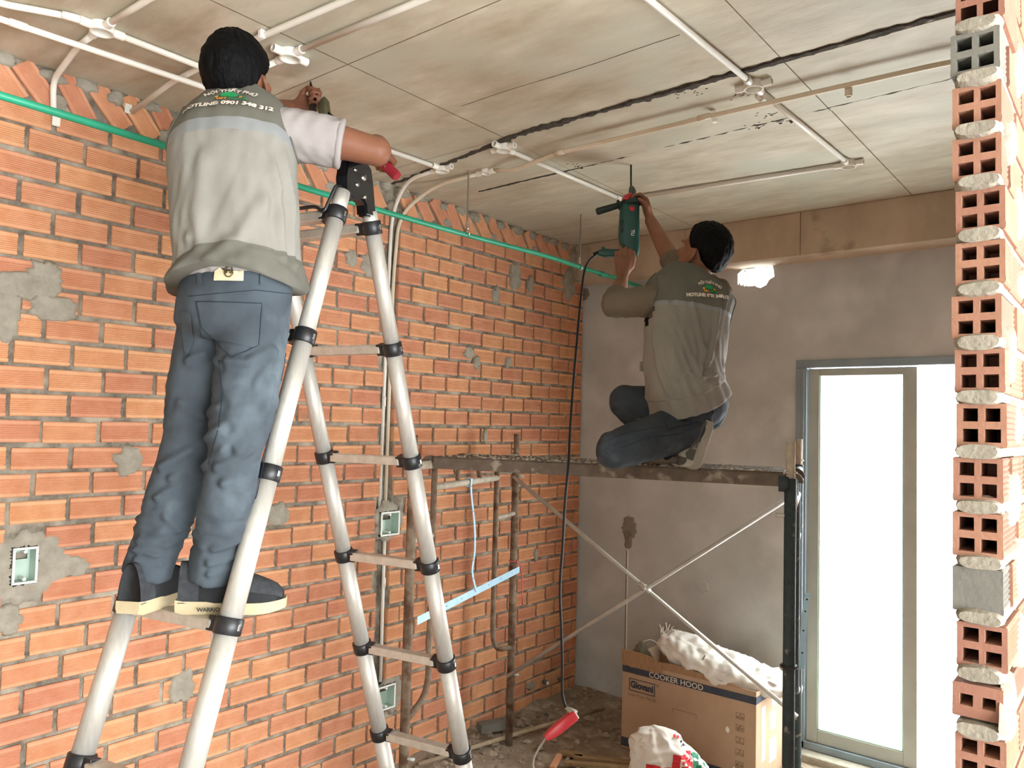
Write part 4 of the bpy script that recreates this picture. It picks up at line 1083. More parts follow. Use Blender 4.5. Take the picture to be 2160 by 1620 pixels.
for px, py, r_, l_ in ((1150, 1438, .014, 'white-ended pipe stub poking from the brick wall near the floor'), (1181, 1432, .011, 'smaller white pipe stub poking from the wall beside the corner')):
    q = onx((px, py), .01); tt = empty('pipe_stub', q); MB().tube([(-.03, q[1], q[2]), (.035, q[1]-.01, q[2])], r_, 12).build('pipe', 'cement_dark', tt, True); MB().tube([(.035, q[1]-.01, q[2]), (.04, q[1]-.0112, q[2])], r_*.8, 12).build('cap', 'white_paint', tt); tag(tt, l_, 'pipe stub')
rb = MB()
def stone(c, r_, seed):
    r2 = random.Random(seed); rings = []
    V, Fs = loft_vf([(np.array(c)+EZ*(t*r_*.8), np.array([r_*s*r2.uniform(.7, 1.3), r_*s*r2.uniform(-.4, .4), 0]), np.array([r_*s*r2.uniform(-.3, .3), r_*s*r2.uniform(.6, 1.1), r_*r2.uniform(-.2, .2)]), 2.6) for t, s in ((-.1, .8), (.4, 1), (1, .35))], 6); rb.add(V, Fs)
for k in range(2600):
    x = random.random()**1.2*2.6+.06; y = random.uniform(2.3, 4.54)
    near = min(x, 4.56-y)
    if random.random() > .3+.9*math.exp(-near/.35)+.35*(abs(y-3.55) < .25 and x < 1.4): continue
    if (x-1.29)**2+(y-3.52)**2 < .05: continue
    if BX0-.02 < x < BX1+.02 and BY0-.02 < y < BY1+.02: continue
    r_ = random.choice((.004, .006, .008, .012, .012, .02)) if random.random() < .93 else random.uniform(.02, .04)
    z = ffn((x+.1)/3.1, (y-1.6)/3.1)[2]
    stone((x, y, z-.002), r_, k)
tag(rb.build('rubble', 'rubble'), 'grey-brown rubble and grit strewn over the floor', 'rubble', kind='stuff')
# ------------------------------------------------------------------ people
def unit(v):
    v = np.asarray(v, float); return v/(np.linalg.norm(v)+1e-12)
def ellipsoid(mb, c, ax, ay, az, n=18, m=12):
    c = np.asarray(c, float); V = [c-np.asarray(az)]; Fs = []
    for j in range(1, m):
        ph = -math.pi/2+math.pi*j/m
        for k in range(n):
            t = 2*math.pi*k/n
            V.append(c+np.asarray(ax)*math.cos(ph)*math.cos(t)+np.asarray(ay)*math.cos(ph)*math.sin(t)+np.asarray(az)*math.sin(ph))
    V.append(c+np.asarray(az))
    for k in range(n): Fs.append((0, 1+(k+1) % n, 1+k))
    for j in range(m-2):
        for k in range(n): Fs.append((1+j*n+k, 1+j*n+(k+1) % n, 1+(j+1)*n+(k+1) % n, 1+(j+1)*n+k))
    e = len(V)-1
    for k in range(n): Fs.append((e, 1+(m-2)*n+k, 1+(m-2)*n+(k+1) % n))
    mb.add(V, Fs)
def limb(mb, pts, rad, seg=16, n=6, ball=True):
    P = bez(pts, n); r_ = [q[0] for q in bez([(r, 0, 0) for r in rad], n)]
    mb.tube(P, r_, seg)
    if ball:
        for p, r in ((P[0], r_[0]), (P[-1], r_[-1])): ellipsoid(mb, p, (r, 0, 0), (0, r, 0), (0, 0, r), 14, 8)
def remesh(mb, name, m, parent, voxel=.007, smooth=6, disp=None, keep=None, top=False):
    me = bpy.data.meshes.new(name); me.from_pydata(mb.v, [], mb.f); me.update()
    bm = bmesh.new(); bm.from_mesh(me); bmesh.ops.recalc_face_normals(bm, faces=bm.faces); bm.to_mesh(me); bm.free()
    o = bpy.data.objects.new(name, me); COL.objects.link(o)
    md = o.modifiers.new('r', 'REMESH'); md.mode = 'VOXEL'; md.voxel_size = voxel; md.use_smooth_shade = True
    s_ = o.modifiers.new('s', 'SMOOTH'); s_.iterations = smooth; s_.factor = .5
    dg = bpy.context.evaluated_depsgraph_get(); dg.update()
    m2 = bpy.data.meshes.new_from_object(o.evaluated_get(dg)); bpy.data.objects.remove(o)
    m2.name = name; m2.materials.clear(); m2.materials.append(MATS[m])
    if disp:
        co = [v.co.copy() for v in m2.vertices]; no = [v.normal.copy() for v in m2.vertices]
        for v, c, n_ in zip(m2.vertices, co, no): v.co = c+n_*disp(c, n_)
    m2.polygons.foreach_set('use_smooth', [True]*len(m2.polygons)); m2.update()
    o = bpy.data.objects.new(name, m2)
    return link(o, parent)
def head_shapes(mb, c, f, u, s=1.0):
    f = unit(f); u = unit(np.asarray(u)-f*np.dot(u, f)); r = np.cross(f, u)
    P = lambda x, y, z: np.asarray(c)+(r*x+f*y+u*z)*s
    ellipsoid(mb, P(0, -.012, .022), r*.076*s, f*.096*s, u*.094*s, 24, 16)
    ellipsoid(mb, P(0, .025, -.035), r*.064*s, f*.064*s, u*.085*s, 20, 14)
    ellipsoid(mb, P(0, .055, -.082), r*.036*s, f*.034*s, u*.03*s)          # chin
    limb(mb, [P(0, .074, .012), P(0, .086, -.014), P(0, .093, -.032)], [.012*s, .015*s, .017*s], 12, 4)   # nose
    for q in (-1, 1):
        ellipsoid(mb, P(q*.014, .085, -.037), r*.010*s, f*.009*s, u*.007*s, 10, 6)
        ellipsoid(mb, P(q*.04, .07, -.022), r*.022*s, f*.02*s, u*.02*s, 12, 8)      # cheek
        ellipsoid(mb, P(q*.03, .083, .024), r*.026*s, f*.012*s, u*.007*s, 12, 8)    # brow
        e = P(q*.078, -.012, -.018); er = unit(r*q*.6-f*.8); eu = unit(u*.95-f*.25)
        ellipsoid(mb, e+er*.008*s, er*.017*s, np.cross(er, eu)*.006*s, eu*.032*s, 14, 10)  # ear
        ellipsoid(mb, e+er*.003*s-eu*.024*s, er*.01*s, np.cross(er, eu)*.006*s, eu*.01*s, 10, 6)
    ellipsoid(mb, P(0, .083, -.058), r*.024*s, f*.009*s, u*.006*s, 12, 6)
    ellipsoid(mb, P(0, .081, -.068), r*.02*s, f*.009*s, u*.006*s, 12, 6)
    return P, r, f, u
def face_parts(P, r, f, u, s, body):
    for q in (-1, 1):
        b_ = MB(); ellipsoid(b_, P(q*.031, .059, .008), r*.0115*s, f*.0115*s, u*.0095*s, 12, 8); e = b_.build('eye', 'white_paint', body, True)
        b_ = MB(); ellipsoid(b_, P(q*.031, .0690, .009), r*.0055*s, f*.003*s, u*.0055*s, 10, 6); b_.build('iris', 'print_black', e, True)
        b_ = MB(); b_.tube([P(q*.014, .076, .025), P(q*.034, .070, .03), P(q*.048, .057, .026)], .003*s, 6); b_.build('eyebrow', 'hair', body, True)
    b_ = MB(); b_.tube([P(-.02, .086, -.063), P(0, .0925, -.0625), P(.02, .086, -.063)], .0022*s, 6); b_.build('mouth_line', 'print_brown', body, True)
def make_hair(P, r, f, u, s, body, seed=0, vol=1.0):
    n, m = 120, 72; V = []; Fs = []
    def lim(a):   # a: 0 front .. pi back
        t = abs(a)/math.pi
        pts = [(0, .62), (.22, .56), (.33, .32), (.42, -.02), (.49, .02), (.56, -.05), (.64, -.38), (.78, -.62), (1, -.74)]
        for (t0, z0), (t1, z1) in zip(pts[:-1], pts[1:]):
            if t <= t1: k = (t-t0)/(t1-t0); return z0+(z1-z0)*k
        return -.74
    for j in range(m+1):
        ph = -math.pi/2+math.pi*j/m
        for k in range(n):
            a = -math.pi+2*math.pi*k/n; x, y, z = math.cos(ph)*math.sin(a), math.cos(ph)*math.cos(a), math.sin(ph)
            L = lim(a); h = (z-L)/.12; h = max(-1, min(1, h)); h = h*.5+.5
            strand = nz((x*9+seed, y*9, z*3))*.03+nz((a*16, z*2+seed, 2))*.035+abs(nz((x*4, y*4+seed, z*4)))*.04
            top = .05*max(0, z)+.02
            sc = .90+h*(.19*vol+top*vol+strand)
            thin = .0 if z > 0 else .04*(-z)
            V.append(P(x*.079*(sc-thin), -.012+y*.099*(sc-thin), .018+z*.099*(sc-.3*thin)))
    for j in range(m):
        for k in range(n): Fs.append((j*n+k, j*n+(k+1) % n, (j+1)*n+(k+1) % n, (j+1)*n+k))
    h = mk('hair', V, Fs, 'hair', body, True)
    return h
def fist(mb, G, axis, F, side=1, s=1.0, grip=.014, thumb=True, spread=1.0, curl=(62, 88, 60), thumb_dir=None, mirror=False, gy=.074):
    """hand closed on a bar through G along axis; F: wrist->knuckle direction; side: +1 thumb toward +axis"""
    A = unit(axis); Y = unit(np.asarray(F)-A*np.dot(F, A)); X = A*side; Z = np.cross(X, Y)*(-1 if mirror else 1)
    return hand_frame(mb, G-Y*gy*s-Z*(grip+.013)*s, X, Y, Z, s, curl, thumb_dir, spread)
def hand_frame(mb, W, X, Y, Z, s, curl, thumb_dir=None, spread=1.0, ftw=(0, 0, 0, 0)):
    P = lambda x, y, z: W+(X*x+Y*y+Z*z)*s
    mb.loft([(P(0, -.01, 0), X*.026*s, Z*.02*s, 2.4), (P(0, .02, 0), X*.033*s, Z*.0165*s, 2.6), (P(.001, .055, 0), X*.041*s, Z*.0145*s, 3), (P(.0, .088, -.001), X*.040*s, Z*.0125*s, 3)], 18)
    ellipsoid(mb, P(.024, .03, .008), X*.016*s, Y*.028*s, Z*.014*s, 12, 8)
    for i, (x, L, yb) in enumerate(((.030, .95, .086), (.010, 1.05, .090), (-.010, .98, .087), (-.029, .78, .079))):
        x *= spread; p = P(x, yb, -.001); d = Y; ang = 0; pts = [P(x, yb-.02, -.001), p]; rr = [.0095*s, .0095*s]
        for k, (l, a) in enumerate(zip((.043, .027, .022), curl)):
            ang += math.radians(a+ftw[i]); d = Y*math.cos(ang)+Z*math.sin(ang); p = p+d*l*L*s; pts.append(p); rr.append((.0088, .0078, .0066)[k]*s)
        mb.tube(pts, rr, 10)
        for q, r_ in zip(pts[1:], rr[1:]): ellipsoid(mb, q, (r_*1.02, 0, 0), (0, r_*1.02, 0), (0, 0, r_*1.02), 10, 6)
    td = thumb_dir or ((.048, .035, .016), (.052, .062, .034), (.034, .082, .046))
    pts = [P(.022, .02, .004)]+[P(*t) for t in td]; rr = [.013*s, .0115*s, .01*s, .008*s]
    mb.tube(pts, rr, 10)
    for q, r_ in zip(pts[1:], rr[1:]): ellipsoid(mb, q, (r_, 0, 0), (0, r_, 0), (0, 0, r_), 10, 6)
    return P(0, -.012, 0)
def torso_frames(pts, ang, n=40):
    """pts: spine from hip to neck base; ang: facing angle in degrees at the same points"""
    C_ = bez(pts, 10); A_ = [q[0] for q in bez([(a, 0, 0) for a in ang], 10)]; out = []
    L = [0]
    for i in range(1, len(C_)): L.append(L[-1]+np.linalg.norm(C_[i]-C_[i-1]))
    for i, c in enumerate(C_):
        t = unit(C_[min(i+1, len(C_)-1)]-C_[max(0, i-1)]); a = math.radians(A_[i]); f0 = np.array([math.cos(a), math.sin(a), 0]); f0 = unit(f0-t*np.dot(f0, t)); out.append((c, np.cross(f0, t), f0, t))
    return L, out
def frame_at(TF, s):
    L, fr = TF; s = max(0, s)
    for i in range(len(L)-1):
        if s <= L[i+1] or i == len(L)-2:
            k = (s-L[i])/(L[i+1]-L[i]); a, b = fr[i], fr[i+1]
            return tuple(a[q]*(1-k)+b[q]*k for q in range(4))
def torso_shell(TF, prof, nv, nu, disp, s0=None):
    """prof: (s, half width, half depth, forward offset, exponent)"""
    P = bez([np.array(p, float) for p in prof], max(2, nv//(len(prof)-1)))
    rows = []
    for p in P:
        c, r, f, t = frame_at(TF, p[0]); extra = p[0]-TF[0][-1]
        if extra > 0: c = c+t*0
        row = []
        for k in range(nu):
            a = 2*math.pi*k/nu; ct, st = math.cos(a), math.sin(a); e = p[4]
            x = math.copysign(abs(ct)**(2/e), ct)*p[1]; y = math.copysign(abs(st)**(2/e), st)*p[2]
            d = disp(a, p[0], x, y); n_ = unit(r*ct+f*st)
            row.append(c+r*x+f*(y+p[3])+n_*d)
        rows.append((p[0], row))
    return rows
def rows_mesh(rows, i0, i1, name, m, parent, cap0=False, cap1=False, cut=None):
    nu = len(rows[0][1]); V = []; Fs = []
    for i in range(i0, i1+1): V += rows[i][1]
    for j in range(i1-i0):
        for k in range(nu):
            if cut and cut(rows[i0+j][0], 2*math.pi*k/nu): continue
            Fs.append((j*nu+k, j*nu+(k+1) % nu, (j+1)*nu+(k+1) % nu, (j+1)*nu+k))
    if cap0: Fs.append(tuple(range(nu))[::-1])
    if cap1: b = (i1-i0)*nu; Fs.append(tuple(b+k for k in range(nu)))
    return mk(name, V, Fs, m, parent, True)
def shoe(heel, d, up, s, body, upper_m, sole_m, mesh_m, label=None, L=.285, W=.098, toe_up=0.0, bend=0.0):
    """lofted trainer: heel is the ground point under the back of the heel"""
    d = unit(d); up = unit(np.asarray(up)-d*np.dot(up, d)); r = np.cross(d, up); heel = np.asarray(heel, float)
    def P(x, y, z):
        # x along, bend the front part upward
        if bend and x > .68*L:
            a = min(1, (x-.68*L)/(.06))*bend; q = x-.68*L
            return heel+d*(.68*L+q*math.cos(a))+up*(z+q*math.sin(a))+r*y
        return heel+d*x+up*z+r*y
    xs_ = np.linspace(0, L, 15); w = lambda x: W/2*(.62+.38*math.sin(min(1, x/L*1.35)*math.pi/2) if x < .7*L else 1-.62*((x-.7*L)/(.3*L))**2.2)*(.93 if .3*L < x < .55*L else 1)
    root = MB(); V = []; Fs = []; n = 10
    secs = []
    for x in xs_:
        ww = w(x); tz = .034 if x < .3*L else .03; rz = .006*max(0, (x-.75*L)/(.25*L))**2*4*.5+(.006 if x < .01 else 0)
        secs.append([(x, -ww*.92, rz), (x, ww*.92, rz), (x, ww*1.04, rz+.012), (x, ww*1.02, tz+rz*.5), (x, -ww*1.02, tz+rz*.5), (x, -ww*1.04, rz+.012)])
    V = [P(*p) for sct in secs for p in sct]; m6 = 6
    for i in range(len(secs)-1):
        for k in range(m6): Fs.append((i*m6+k, i*m6+(k+1) % m6, (i+1)*m6+(k+1) % m6, (i+1)*m6+k))
    Fs += [tuple(range(6))[::-1], tuple((len(secs)-1)*6+k for k in range(6))]
    t = MB(); t.add(V, Fs)
    sh_ = empty('shoe', heel); sh_.parent = body; sh_.matrix_parent_inverse = Matrix.Translation(body.location).inverted()
    mk('sole', V, Fs, sole_m, sh_, 'auto')
    rings = []
    for x in np.linspace(.006, L-.008, 16):
        ww = w(x)*.97; f = x/L
        h = .098 if f < .12 else (.098-.02*math.sin((f-.12)/.16*math.pi) if f < .28 else .098*(1-(f-.28)/.72)**.75*.78+.022)
        if f > .94: h *= .75
        rings.append((f, x, ww, h))
    V = []; Fs = []; n = 18
    for f, x, ww, h in rings:
        for k in range(n):
            a = math.pi*k/(n-1); e = .72
            V.append(P(x, ww*math.copysign(abs(math.cos(a))**e, math.cos(a))*(1-.22*math.sin(a)*(1 if f < .3 else .3)), .03+(h-.0)*max(0, math.sin(a))**.8))
    for i in range(len(rings)-1):
        for k in range(n-1): Fs.append((i*n+k, i*n+k+1, (i+1)*n+k+1, (i+1)*n+k))
    Fs += [tuple(range(n)), tuple((len(rings)-1)*n+k for k in range(n))[::-1]]
    mk('upper', V, Fs, upper_m, sh_, True)
    # toe cap panel and heel counter as darker overlays
    for (i0, i1, nm, mm) in ((10, 15, 'toe_panel', mesh_m), (0, 3, 'heel_counter', mesh_m)):
        V2 = []
        for i in range(i0, i1+1):
            for k in range(n):
                p = V[i*n+k]; c = P(rings[i][1], 0, .05); V2.append(p+unit(p-c)*.0022)
        F2 = [(i*n+k, i*n+k+1, (i+1)*n+k+1, (i+1)*n+k) for i in range(i1-i0) for k in range(2 if nm[0] == 't' else 0, n-3 if nm[0] == 't' else n-1)]
        mk(nm, V2, F2, mm, sh_, True)
    for i in range(4):
        x = L*(.4+.07*i); p = [P(x, yy*.022, .03+.098*(1-(x/L-.28)/.72)**.75*.78+.026-.004*abs(yy)*2) for yy in (-1, 0, 1)]
        MB().tube(p, .0028, 6).build('lace', mesh_m, sh_, True)
    return sh_, P

def seg_dist(V, A, B):
    AB = B-A; t = np.clip(((V-A)@AB)/(AB@AB+1e-12), 0, 1); return np.linalg.norm(V-(A+t[:, None]*AB), axis=1), t
def px_folds(V, Nn, bvh, lst):
    """raises or sinks creases along lines measured on the garment: (points, width, height)"""
    V = np.array(V, float); out = V.copy()
    for pts, w, h in lst:
        Q = []
        for p in pts:
            dd = unit(ray(p)); hit = bvh.ray_cast(Vector(CAM+dd*1.0), Vector(dd))
            if hit[0] is not None: Q.append(np.array(hit[0]))
        if len(Q) < 2: continue
        best = np.full(len(V), 9.0); 
        for A, B in zip(Q[:-1], Q[1:]):
            dist, t = seg_dist(V, A, B); best = np.minimum(best, dist)
        g = np.exp(-(best/w)**2)-.45*np.exp(-((best-1.7*w)/w)**2)
        out += Nn*(g*h)[:, None]
    return out
def fold_obj(o, lst):
    me = o.data; n = len(me.vertices); V = np.zeros(n*3); me.vertices.foreach_get('co', V); V = V.reshape(-1, 3)
    Nn = np.array([v.normal[:] for v in me.vertices]); bvh = BVHTree.FromPolygons([Vector(p) for p in V], [tuple(p.vertices) for p in me.polygons])
    me.vertices.foreach_set('co', px_folds(V, Nn, bvh, lst).ravel()); me.update()
def fold_rows(rows, lst):
    nu = len(rows[0][1]); V = np.array([p for _, r in rows for p in r]); nr = len(rows)
    bvh = vest_bvh(rows); Nn = np.zeros_like(V)
    for i in range(nr):
        c = np.mean(V[i*nu:(i+1)*nu], axis=0); d_ = V[i*nu:(i+1)*nu]-c; Nn[i*nu:(i+1)*nu] = d_/(np.linalg.norm(d_, axis=1)[:, None]+1e-9)
    V = px_folds(V, Nn, bvh, lst)
    return [(rows[i][0], list(V[i*nu:(i+1)*nu])) for i in range(nr)]
def vest_bvh(rows):
    nu = len(rows[0][1]); V = [Vector(p) for _, r in rows for p in r]
    return BVHTree.FromPolygons(V, [(j*nu+k, j*nu+(k+1) % nu, (j+1)*nu+(k+1) % nu, (j+1)*nu+k) for j in range(len(rows)-1) for k in range(nu)])
def hem_shape(rows, TF, s_lim, amp):
    nu = len(rows[0][1]); out = []
    for s, r in rows:
        k = max(0, 1-(s-rows[0][0])/s_lim); t = frame_at(TF, s)[3]
        out.append((s, [p+t*k*amp(2*math.pi*i/nu) for i, p in enumerate(r)]))
    return out
# ================================================================== man on the ladder
def W1(x, y, d): return atd(x, y, d)
S3 = LSF+3*LP
rd1 = np.array([math.cos(math.radians(50)), math.sin(math.radians(50)), 0]); ld1 = np.array([math.cos(math.radians(122)), math.sin(math.radians(122)), 0])
rung_top = lpt('F', S3, 0)[2]+.0142
pR = lpt('F', S3, 0)+ld*.118; heelR = pR-rd1*.215; heelR[2] = rung_top
pL = lpt('F', S3, .275); heelL = pL-ld1*.12; heelL[2] = rung_top
ankR = heelR+rd1*.085+EZ*.10; ankL = heelL+ld1*.085+EZ*.10
kneR, kneL = W1(502, 925, 1.975), W1(404, 925, 2.06)
hipR, hipL = W1(540, 690, 2.045), W1(446, 690, 2.125)
pelv = (hipR+hipL)/2
spine = [pelv-EZ*.03, W1(503, 590, 2.09), W1(496, 470, 2.11), W1(495, 340, 2.16), W1(505, 245, 2.23), W1(510, 205, 2.26)]
TF1 = torso_frames(spine, [112, 118, 126, 132, 134, 132])
shR, shL = W1(606, 280, 2.20), W1(398, 282, 2.22)
HAM_END, HAM_HEAD = W1(838, 372, 2.56), W1(684, 234, 2.74)
hdir = unit(HAM_HEAD-HAM_END)
CH_TIP = onz((655, 172), H-.001); CH_BOT = W1(664, 262, 2.80)
elR = W1(795, 320, 2.25)
gR = HAM_END+hdir*.085
elL = W1(520, 240, 2.56)
gL = CH_TIP+(CH_BOT-CH_TIP)*.42
b1 = MB()
hc1 = W1(505, 170, 2.27)
hf1 = unit(np.array([math.cos(math.radians(122)), math.sin(math.radians(122)), .42])); hu1 = np.array([-.42*hf1[0], -.42*hf1[1], 1.0])
P1h, hr1, hff1, huu1 = head_shapes(b1, hc1, hf1, hu1, 1.03)
limb(b1, [spine[-2], spine[-1], P1h(0, -.02, -.05)], [.062, .056, .055], 18)
b1.loft([(pelv-EZ*.01, frame_at(TF1, 0)[1]*.10, frame_at(TF1, 0)[2]*.075, 2.3)]+[(frame_at(TF1, q*TF1[0][-1])[0], frame_at(TF1, q*TF1[0][-1])[1]*w, frame_at(TF1, q*TF1[0][-1])[2]*dd_, 2.3) for q, w, dd_ in ((.15, .13, .095), (.4, .14, .1), (.65, .155, .11), (.82, .15, .095), (.93, .1, .07))], 24)
wrR = fist(b1, gR, hdir, gR-elR, 1, 1.0, .015)
wrL = fist(b1, gL, CH_TIP-CH_BOT, np.array([.775, .632, .15]), 1, .95, .011, mirror=True)
limb(b1, [shR, (shR+elR)/2+EZ*.005, elR], [.056, .05, .042])
limb(b1, [elR, elR*.6+wrR*.4, wrR], [.043, .041, .027])
limb(b1, [shL, (shL+elL)/2, elL], [.054, .046, .04])
limb(b1, [elL, elL*.6+wrL*.4, wrL], [.04, .039, .027])
for hp, kn, an in ((hipR, kneR, ankR), (hipL, kneL, ankL)):
    limb(b1, [hp, kn], [.075, .05]); limb(b1, [kn, kn*.6+an*.4, an], [.05, .048, .034])
for an, dd_ in ((ankR, rd1), (ankL, ld1)): limb(b1, [an-EZ*.02, an-EZ*.045+dd_*.05, an-EZ*.058+dd_*.12], [.03, .026, .016], 12)
man1 = remesh(b1, 'person', 'skin', None, .0055, 4)
tag(man1, 'person in a grey work vest and jeans on the ladder chiselling the ceiling', 'person')
face_parts(P1h, hr1, hff1, huu1, 1.03, man1)
make_hair(P1h, hr1, hff1, huu1, 1.03, man1, 3, 1.12)
# jeans
def folds(amp, sc, seed, ax=(1, 1, 1)):
    def f(c, n):
        q = Vector((c.x*ax[0]*sc, c.y*ax[1]*sc, c.z*ax[2]*sc+seed))
        a = noise.noise(q); b = noise.noise(q*2.3+Vector((5, 1, 2)))
        return amp*((1-abs(a)*2.2)*.6+b*.6)
    return f
def jeans(hL, hR, kL, kR, aL, aR, TF, waist_s, name, m, body, rad, fo, voxel=.007):
    j = MB(); c0, r0, f0, t0 = frame_at(TF, 0); cw, rw, fw, tw = frame_at(TF, waist_s)
    pc = (hL+hR)/2
    j.loft([(pc-EZ*.035, r0*rad[0]*.78, f0*rad[1]*.8, 2.2), (pc+EZ*.0, r0*rad[0], f0*rad[1], 2.3), ((pc+cw)/2-fw*.006, rw*rad[0]*.99, fw*rad[1]*1.0, 2.3), (cw, rw*rad[2], fw*rad[3], 2.3)], 30)
    for s_, h_, k_, a_ in ((-1, hL, kL, aL), (1, hR, kR, aR)):
        limb(j, [h_+unit(pc-h_)*.01, h_*.5+k_*.5, k_], [rad[4], rad[4]*.92, rad[5]], 18)
        u_ = unit(a_-k_); e_ = a_+u_*.018
        limb(j, [k_-u_*.02, k_*.55+a_*.45, a_-u_*.05, e_], [rad[5], rad[5]*.93, rad[6], rad[6]*1.03], 20, ball=False); ellipsoid(j, k_, (rad[5], 0, 0), (0, rad[5], 0), (0, 0, rad[5]))
    return remesh(j, name, m, body, voxel, 7, fo)
fb = folds(.0075, 9, 3, (1, 1, .8)); fb2 = folds(.007, 14, 8, (.8, .8, 2.2))
def jf1(c, n):
    v = fb(c, n)
    w = max(0, 1-abs(c.z-1.56)/.12)+.7*max(0, 1-abs(c.z-1.86)/.12)
    return v*.8+w*fb2(c, n)*1.5
jn1_ = None
jn1 = jeans(hipL, hipR, kneL, kneR, ankL, ankR, TF1, .162, 'jeans', 'denim', man1, (.152, .122, .147, .107, .09, .07, .06), jf1)
fold_obj(jn1, [([(340, 985), (400, 950), (465, 905)], .012, .011), ([(360, 1010), (430, 985), (470, 950)], .01, .009), ([(330, 1050), (380, 1020)], .01, .008), ([(455, 985), (530, 950), (600, 925)], .012, .011), ([(470, 1020), (540, 990), (585, 965)], .01, .01), ([(500, 950), (560, 900), (600, 860)], .01, .008),
    ([(475, 762), (520, 765), (575, 735)], .012, .010), ([(620, 655), (585, 740), (540, 810)], .009, .009), ([(610, 720), (575, 800), (560, 870)], .01, .008), ([(395, 760), (430, 745), (462, 770)], .01, .008), ([(380, 850), (430, 880), (460, 860)], .012, .007),
    ([(282, 1160), (330, 1172), (388, 1160)], .008, .010), ([(285, 1180), (340, 1192), (392, 1185)], .007, .010), ([(290, 1140), (350, 1150), (392, 1130)], .009, .008), ([(392, 1178), (440, 1190), (500, 1172)], .008, .010), ([(395, 1200), (440, 1212), (495, 1198)], .007, .009), ([(400, 1150), (450, 1160), (505, 1140)], .009, .008), ([(350, 1090), (380, 1120), (395, 1150)], .01, .008)])
bj1 = BVHTree.FromPolygons([v.co for v in jn1.data.vertices], [tuple(p.vertices) for p in jn1.data.polygons])
def proj_px(bvh, pts2, F2, nm, m, parent, off=.004):
    """lays a flat patch on a surface along the viewing direction it was measured from"""
    out = []
    for p in pts2:
        d = unit(ray(p)); hit = bvh.ray_cast(Vector(CAM+d*1.0), Vector(d)); out.append(hit[0]+hit[1]*off if hit[0] is not None else None)
    good = [i for i, p in enumerate(out) if p is not None]
    if not good: return None
    for i in range(len(out)):
        if out[i] is None: out[i] = out[min(good, key=lambda g: abs(g-i))]
    return mk(nm, out, F2, m, parent, True)
def poly_line_px(bvh, pts, r, nm, m, parent, off=.002, n=8):
    Q = []
    for a, b in zip(pts[:-1], pts[1:]):
        for k in range(n): Q.append((a[0]+(b[0]-a[0])*k/n, a[1]+(b[1]-a[1])*k/n))
    Q.append(pts[-1]); out = []
    for p in Q:
        d = unit(ray(p)); hit = bvh.ray_cast(Vector(CAM+d*1.0), Vector(d))
        if hit[0] is not None: out.append(hit[0]+hit[1]*off)
    if len(out) > 2: return MB().tube(out, r, 6).build(nm, m, parent, True)
def bilinear(q, nx=10, ny=10):
    (a, b, c, d) = [np.array(p, float) for p in q]
    P = [(a*(1-i/nx)+b*i/nx)*(1-j/ny)+(d*(1-i/nx)+c*i/nx)*j/ny for j in range(ny+1) for i in range(nx+1)]
    return [tuple(p) for p in P], [(k*(nx+1)+i, k*(nx+1)+i+1, (k+1)*(nx+1)+i+1, (k+1)*(nx+1)+i) for k in range(ny) for i in range(nx)]
g = bilinear([(416, 636), (552, 640), (546, 735), (428, 712)]); pk1 = proj_px(bj1, g[0], g[1], 'back_pocket', 'denim', jn1, .0035)
poly_line_px(bj1, [(416, 636), (552, 640), (545, 728), (490, 756), (428, 690), (416, 636)], .001, 'pocket_seam', 'denim_seam', jn1, .004)
g = bilinear([(382, 655), (404, 660), (410, 720), (392, 760)], 6, 8); proj_px(bj1, g[0], g[1], 'back_pocket', 'denim', jn1, .0035)
poly_line_px(bj1, [(620, 640), (600, 760), (585, 880), (560, 980), (530, 1080), (505, 1180)], .0009, 'side_seam', 'denim_seam', jn1, .001)
poly_line_px(bj1, [(398, 625), (470, 618), (540, 612), (612, 620)], .0009, 'yoke_seam', 'denim_seam', jn1, .001)
poly_line_px(bj1, [(462, 760), (470, 830), (462, 900), (440, 980)], .0009, 'inner_seam', 'denim_seam', jn1, .001)
for x in (553, 424):
    g = bilinear([(x-5, 566), (x+5, 566), (x+5, 602), (x-5, 602)], 2, 6); proj_px(bj1, g[0], g[1], 'belt_loop', 'denim', jn1, .006)
g = bilinear([(456, 562), (516, 560), (514, 594), (453, 594)], 6, 5); lp_ = proj_px(bj1, g[0], g[1], 'leather_patch', 'leather_patch', jn1, .006)
ring = [(485+9*math.cos(a), 577+10*math.sin(a)) for a in np.linspace(0, 6.283, 20)]
poly_line_px(bj1, ring, .0016, 'patch_emblem', 'brass', lp_, .008, 2)
for s_ in (-1, 1): poly_line_px(bj1, [(485+s_*2, 577), (485+s_*6, 573), (485+s_*6, 580), (485+s_*2, 577)], .0012, 'patch_emblem', 'brass', lp_, .008, 3)
# T-shirt
ts = MB(); L1 = TF1[0][-1]
def ring_at(TF, s, w, d_, off=0, e=2.3):
    c, r, f, t = frame_at(TF, s); return (c+f*off, r*w, f*d_, e)
ts.loft([ring_at(TF1, .12, .135, .1), ring_at(TF1, .165, .15, .111), ring_at(TF1, .22, .142, .108), ring_at(TF1, L1*.62, .158, .115), ring_at(TF1, L1*.82, .15, .095), ring_at(TF1, L1*.93, .1, .07)], 24)
slv = elR*.60+shR*.40
limb(ts, [shR+unit(shL-shR)*.03, (shR+slv)/2, slv], [.072, .071, .066], 20, ball=False); ellipsoid(ts, shR, (.066, 0, 0), (0, .066, 0), (0, 0, .066))
slv2 = elL*.55+shL*.45
limb(ts, [shL+unit(shR-shL)*.03, (shL+slv2)/2, slv2], [.068, .066, .062], 20, ball=False)
tso = remesh(ts, 't_shirt', 'tshirt', man1, .006, 4, folds(.006, 12, 2, (1.6, .8, .8)))
du = unit(elR-shR)
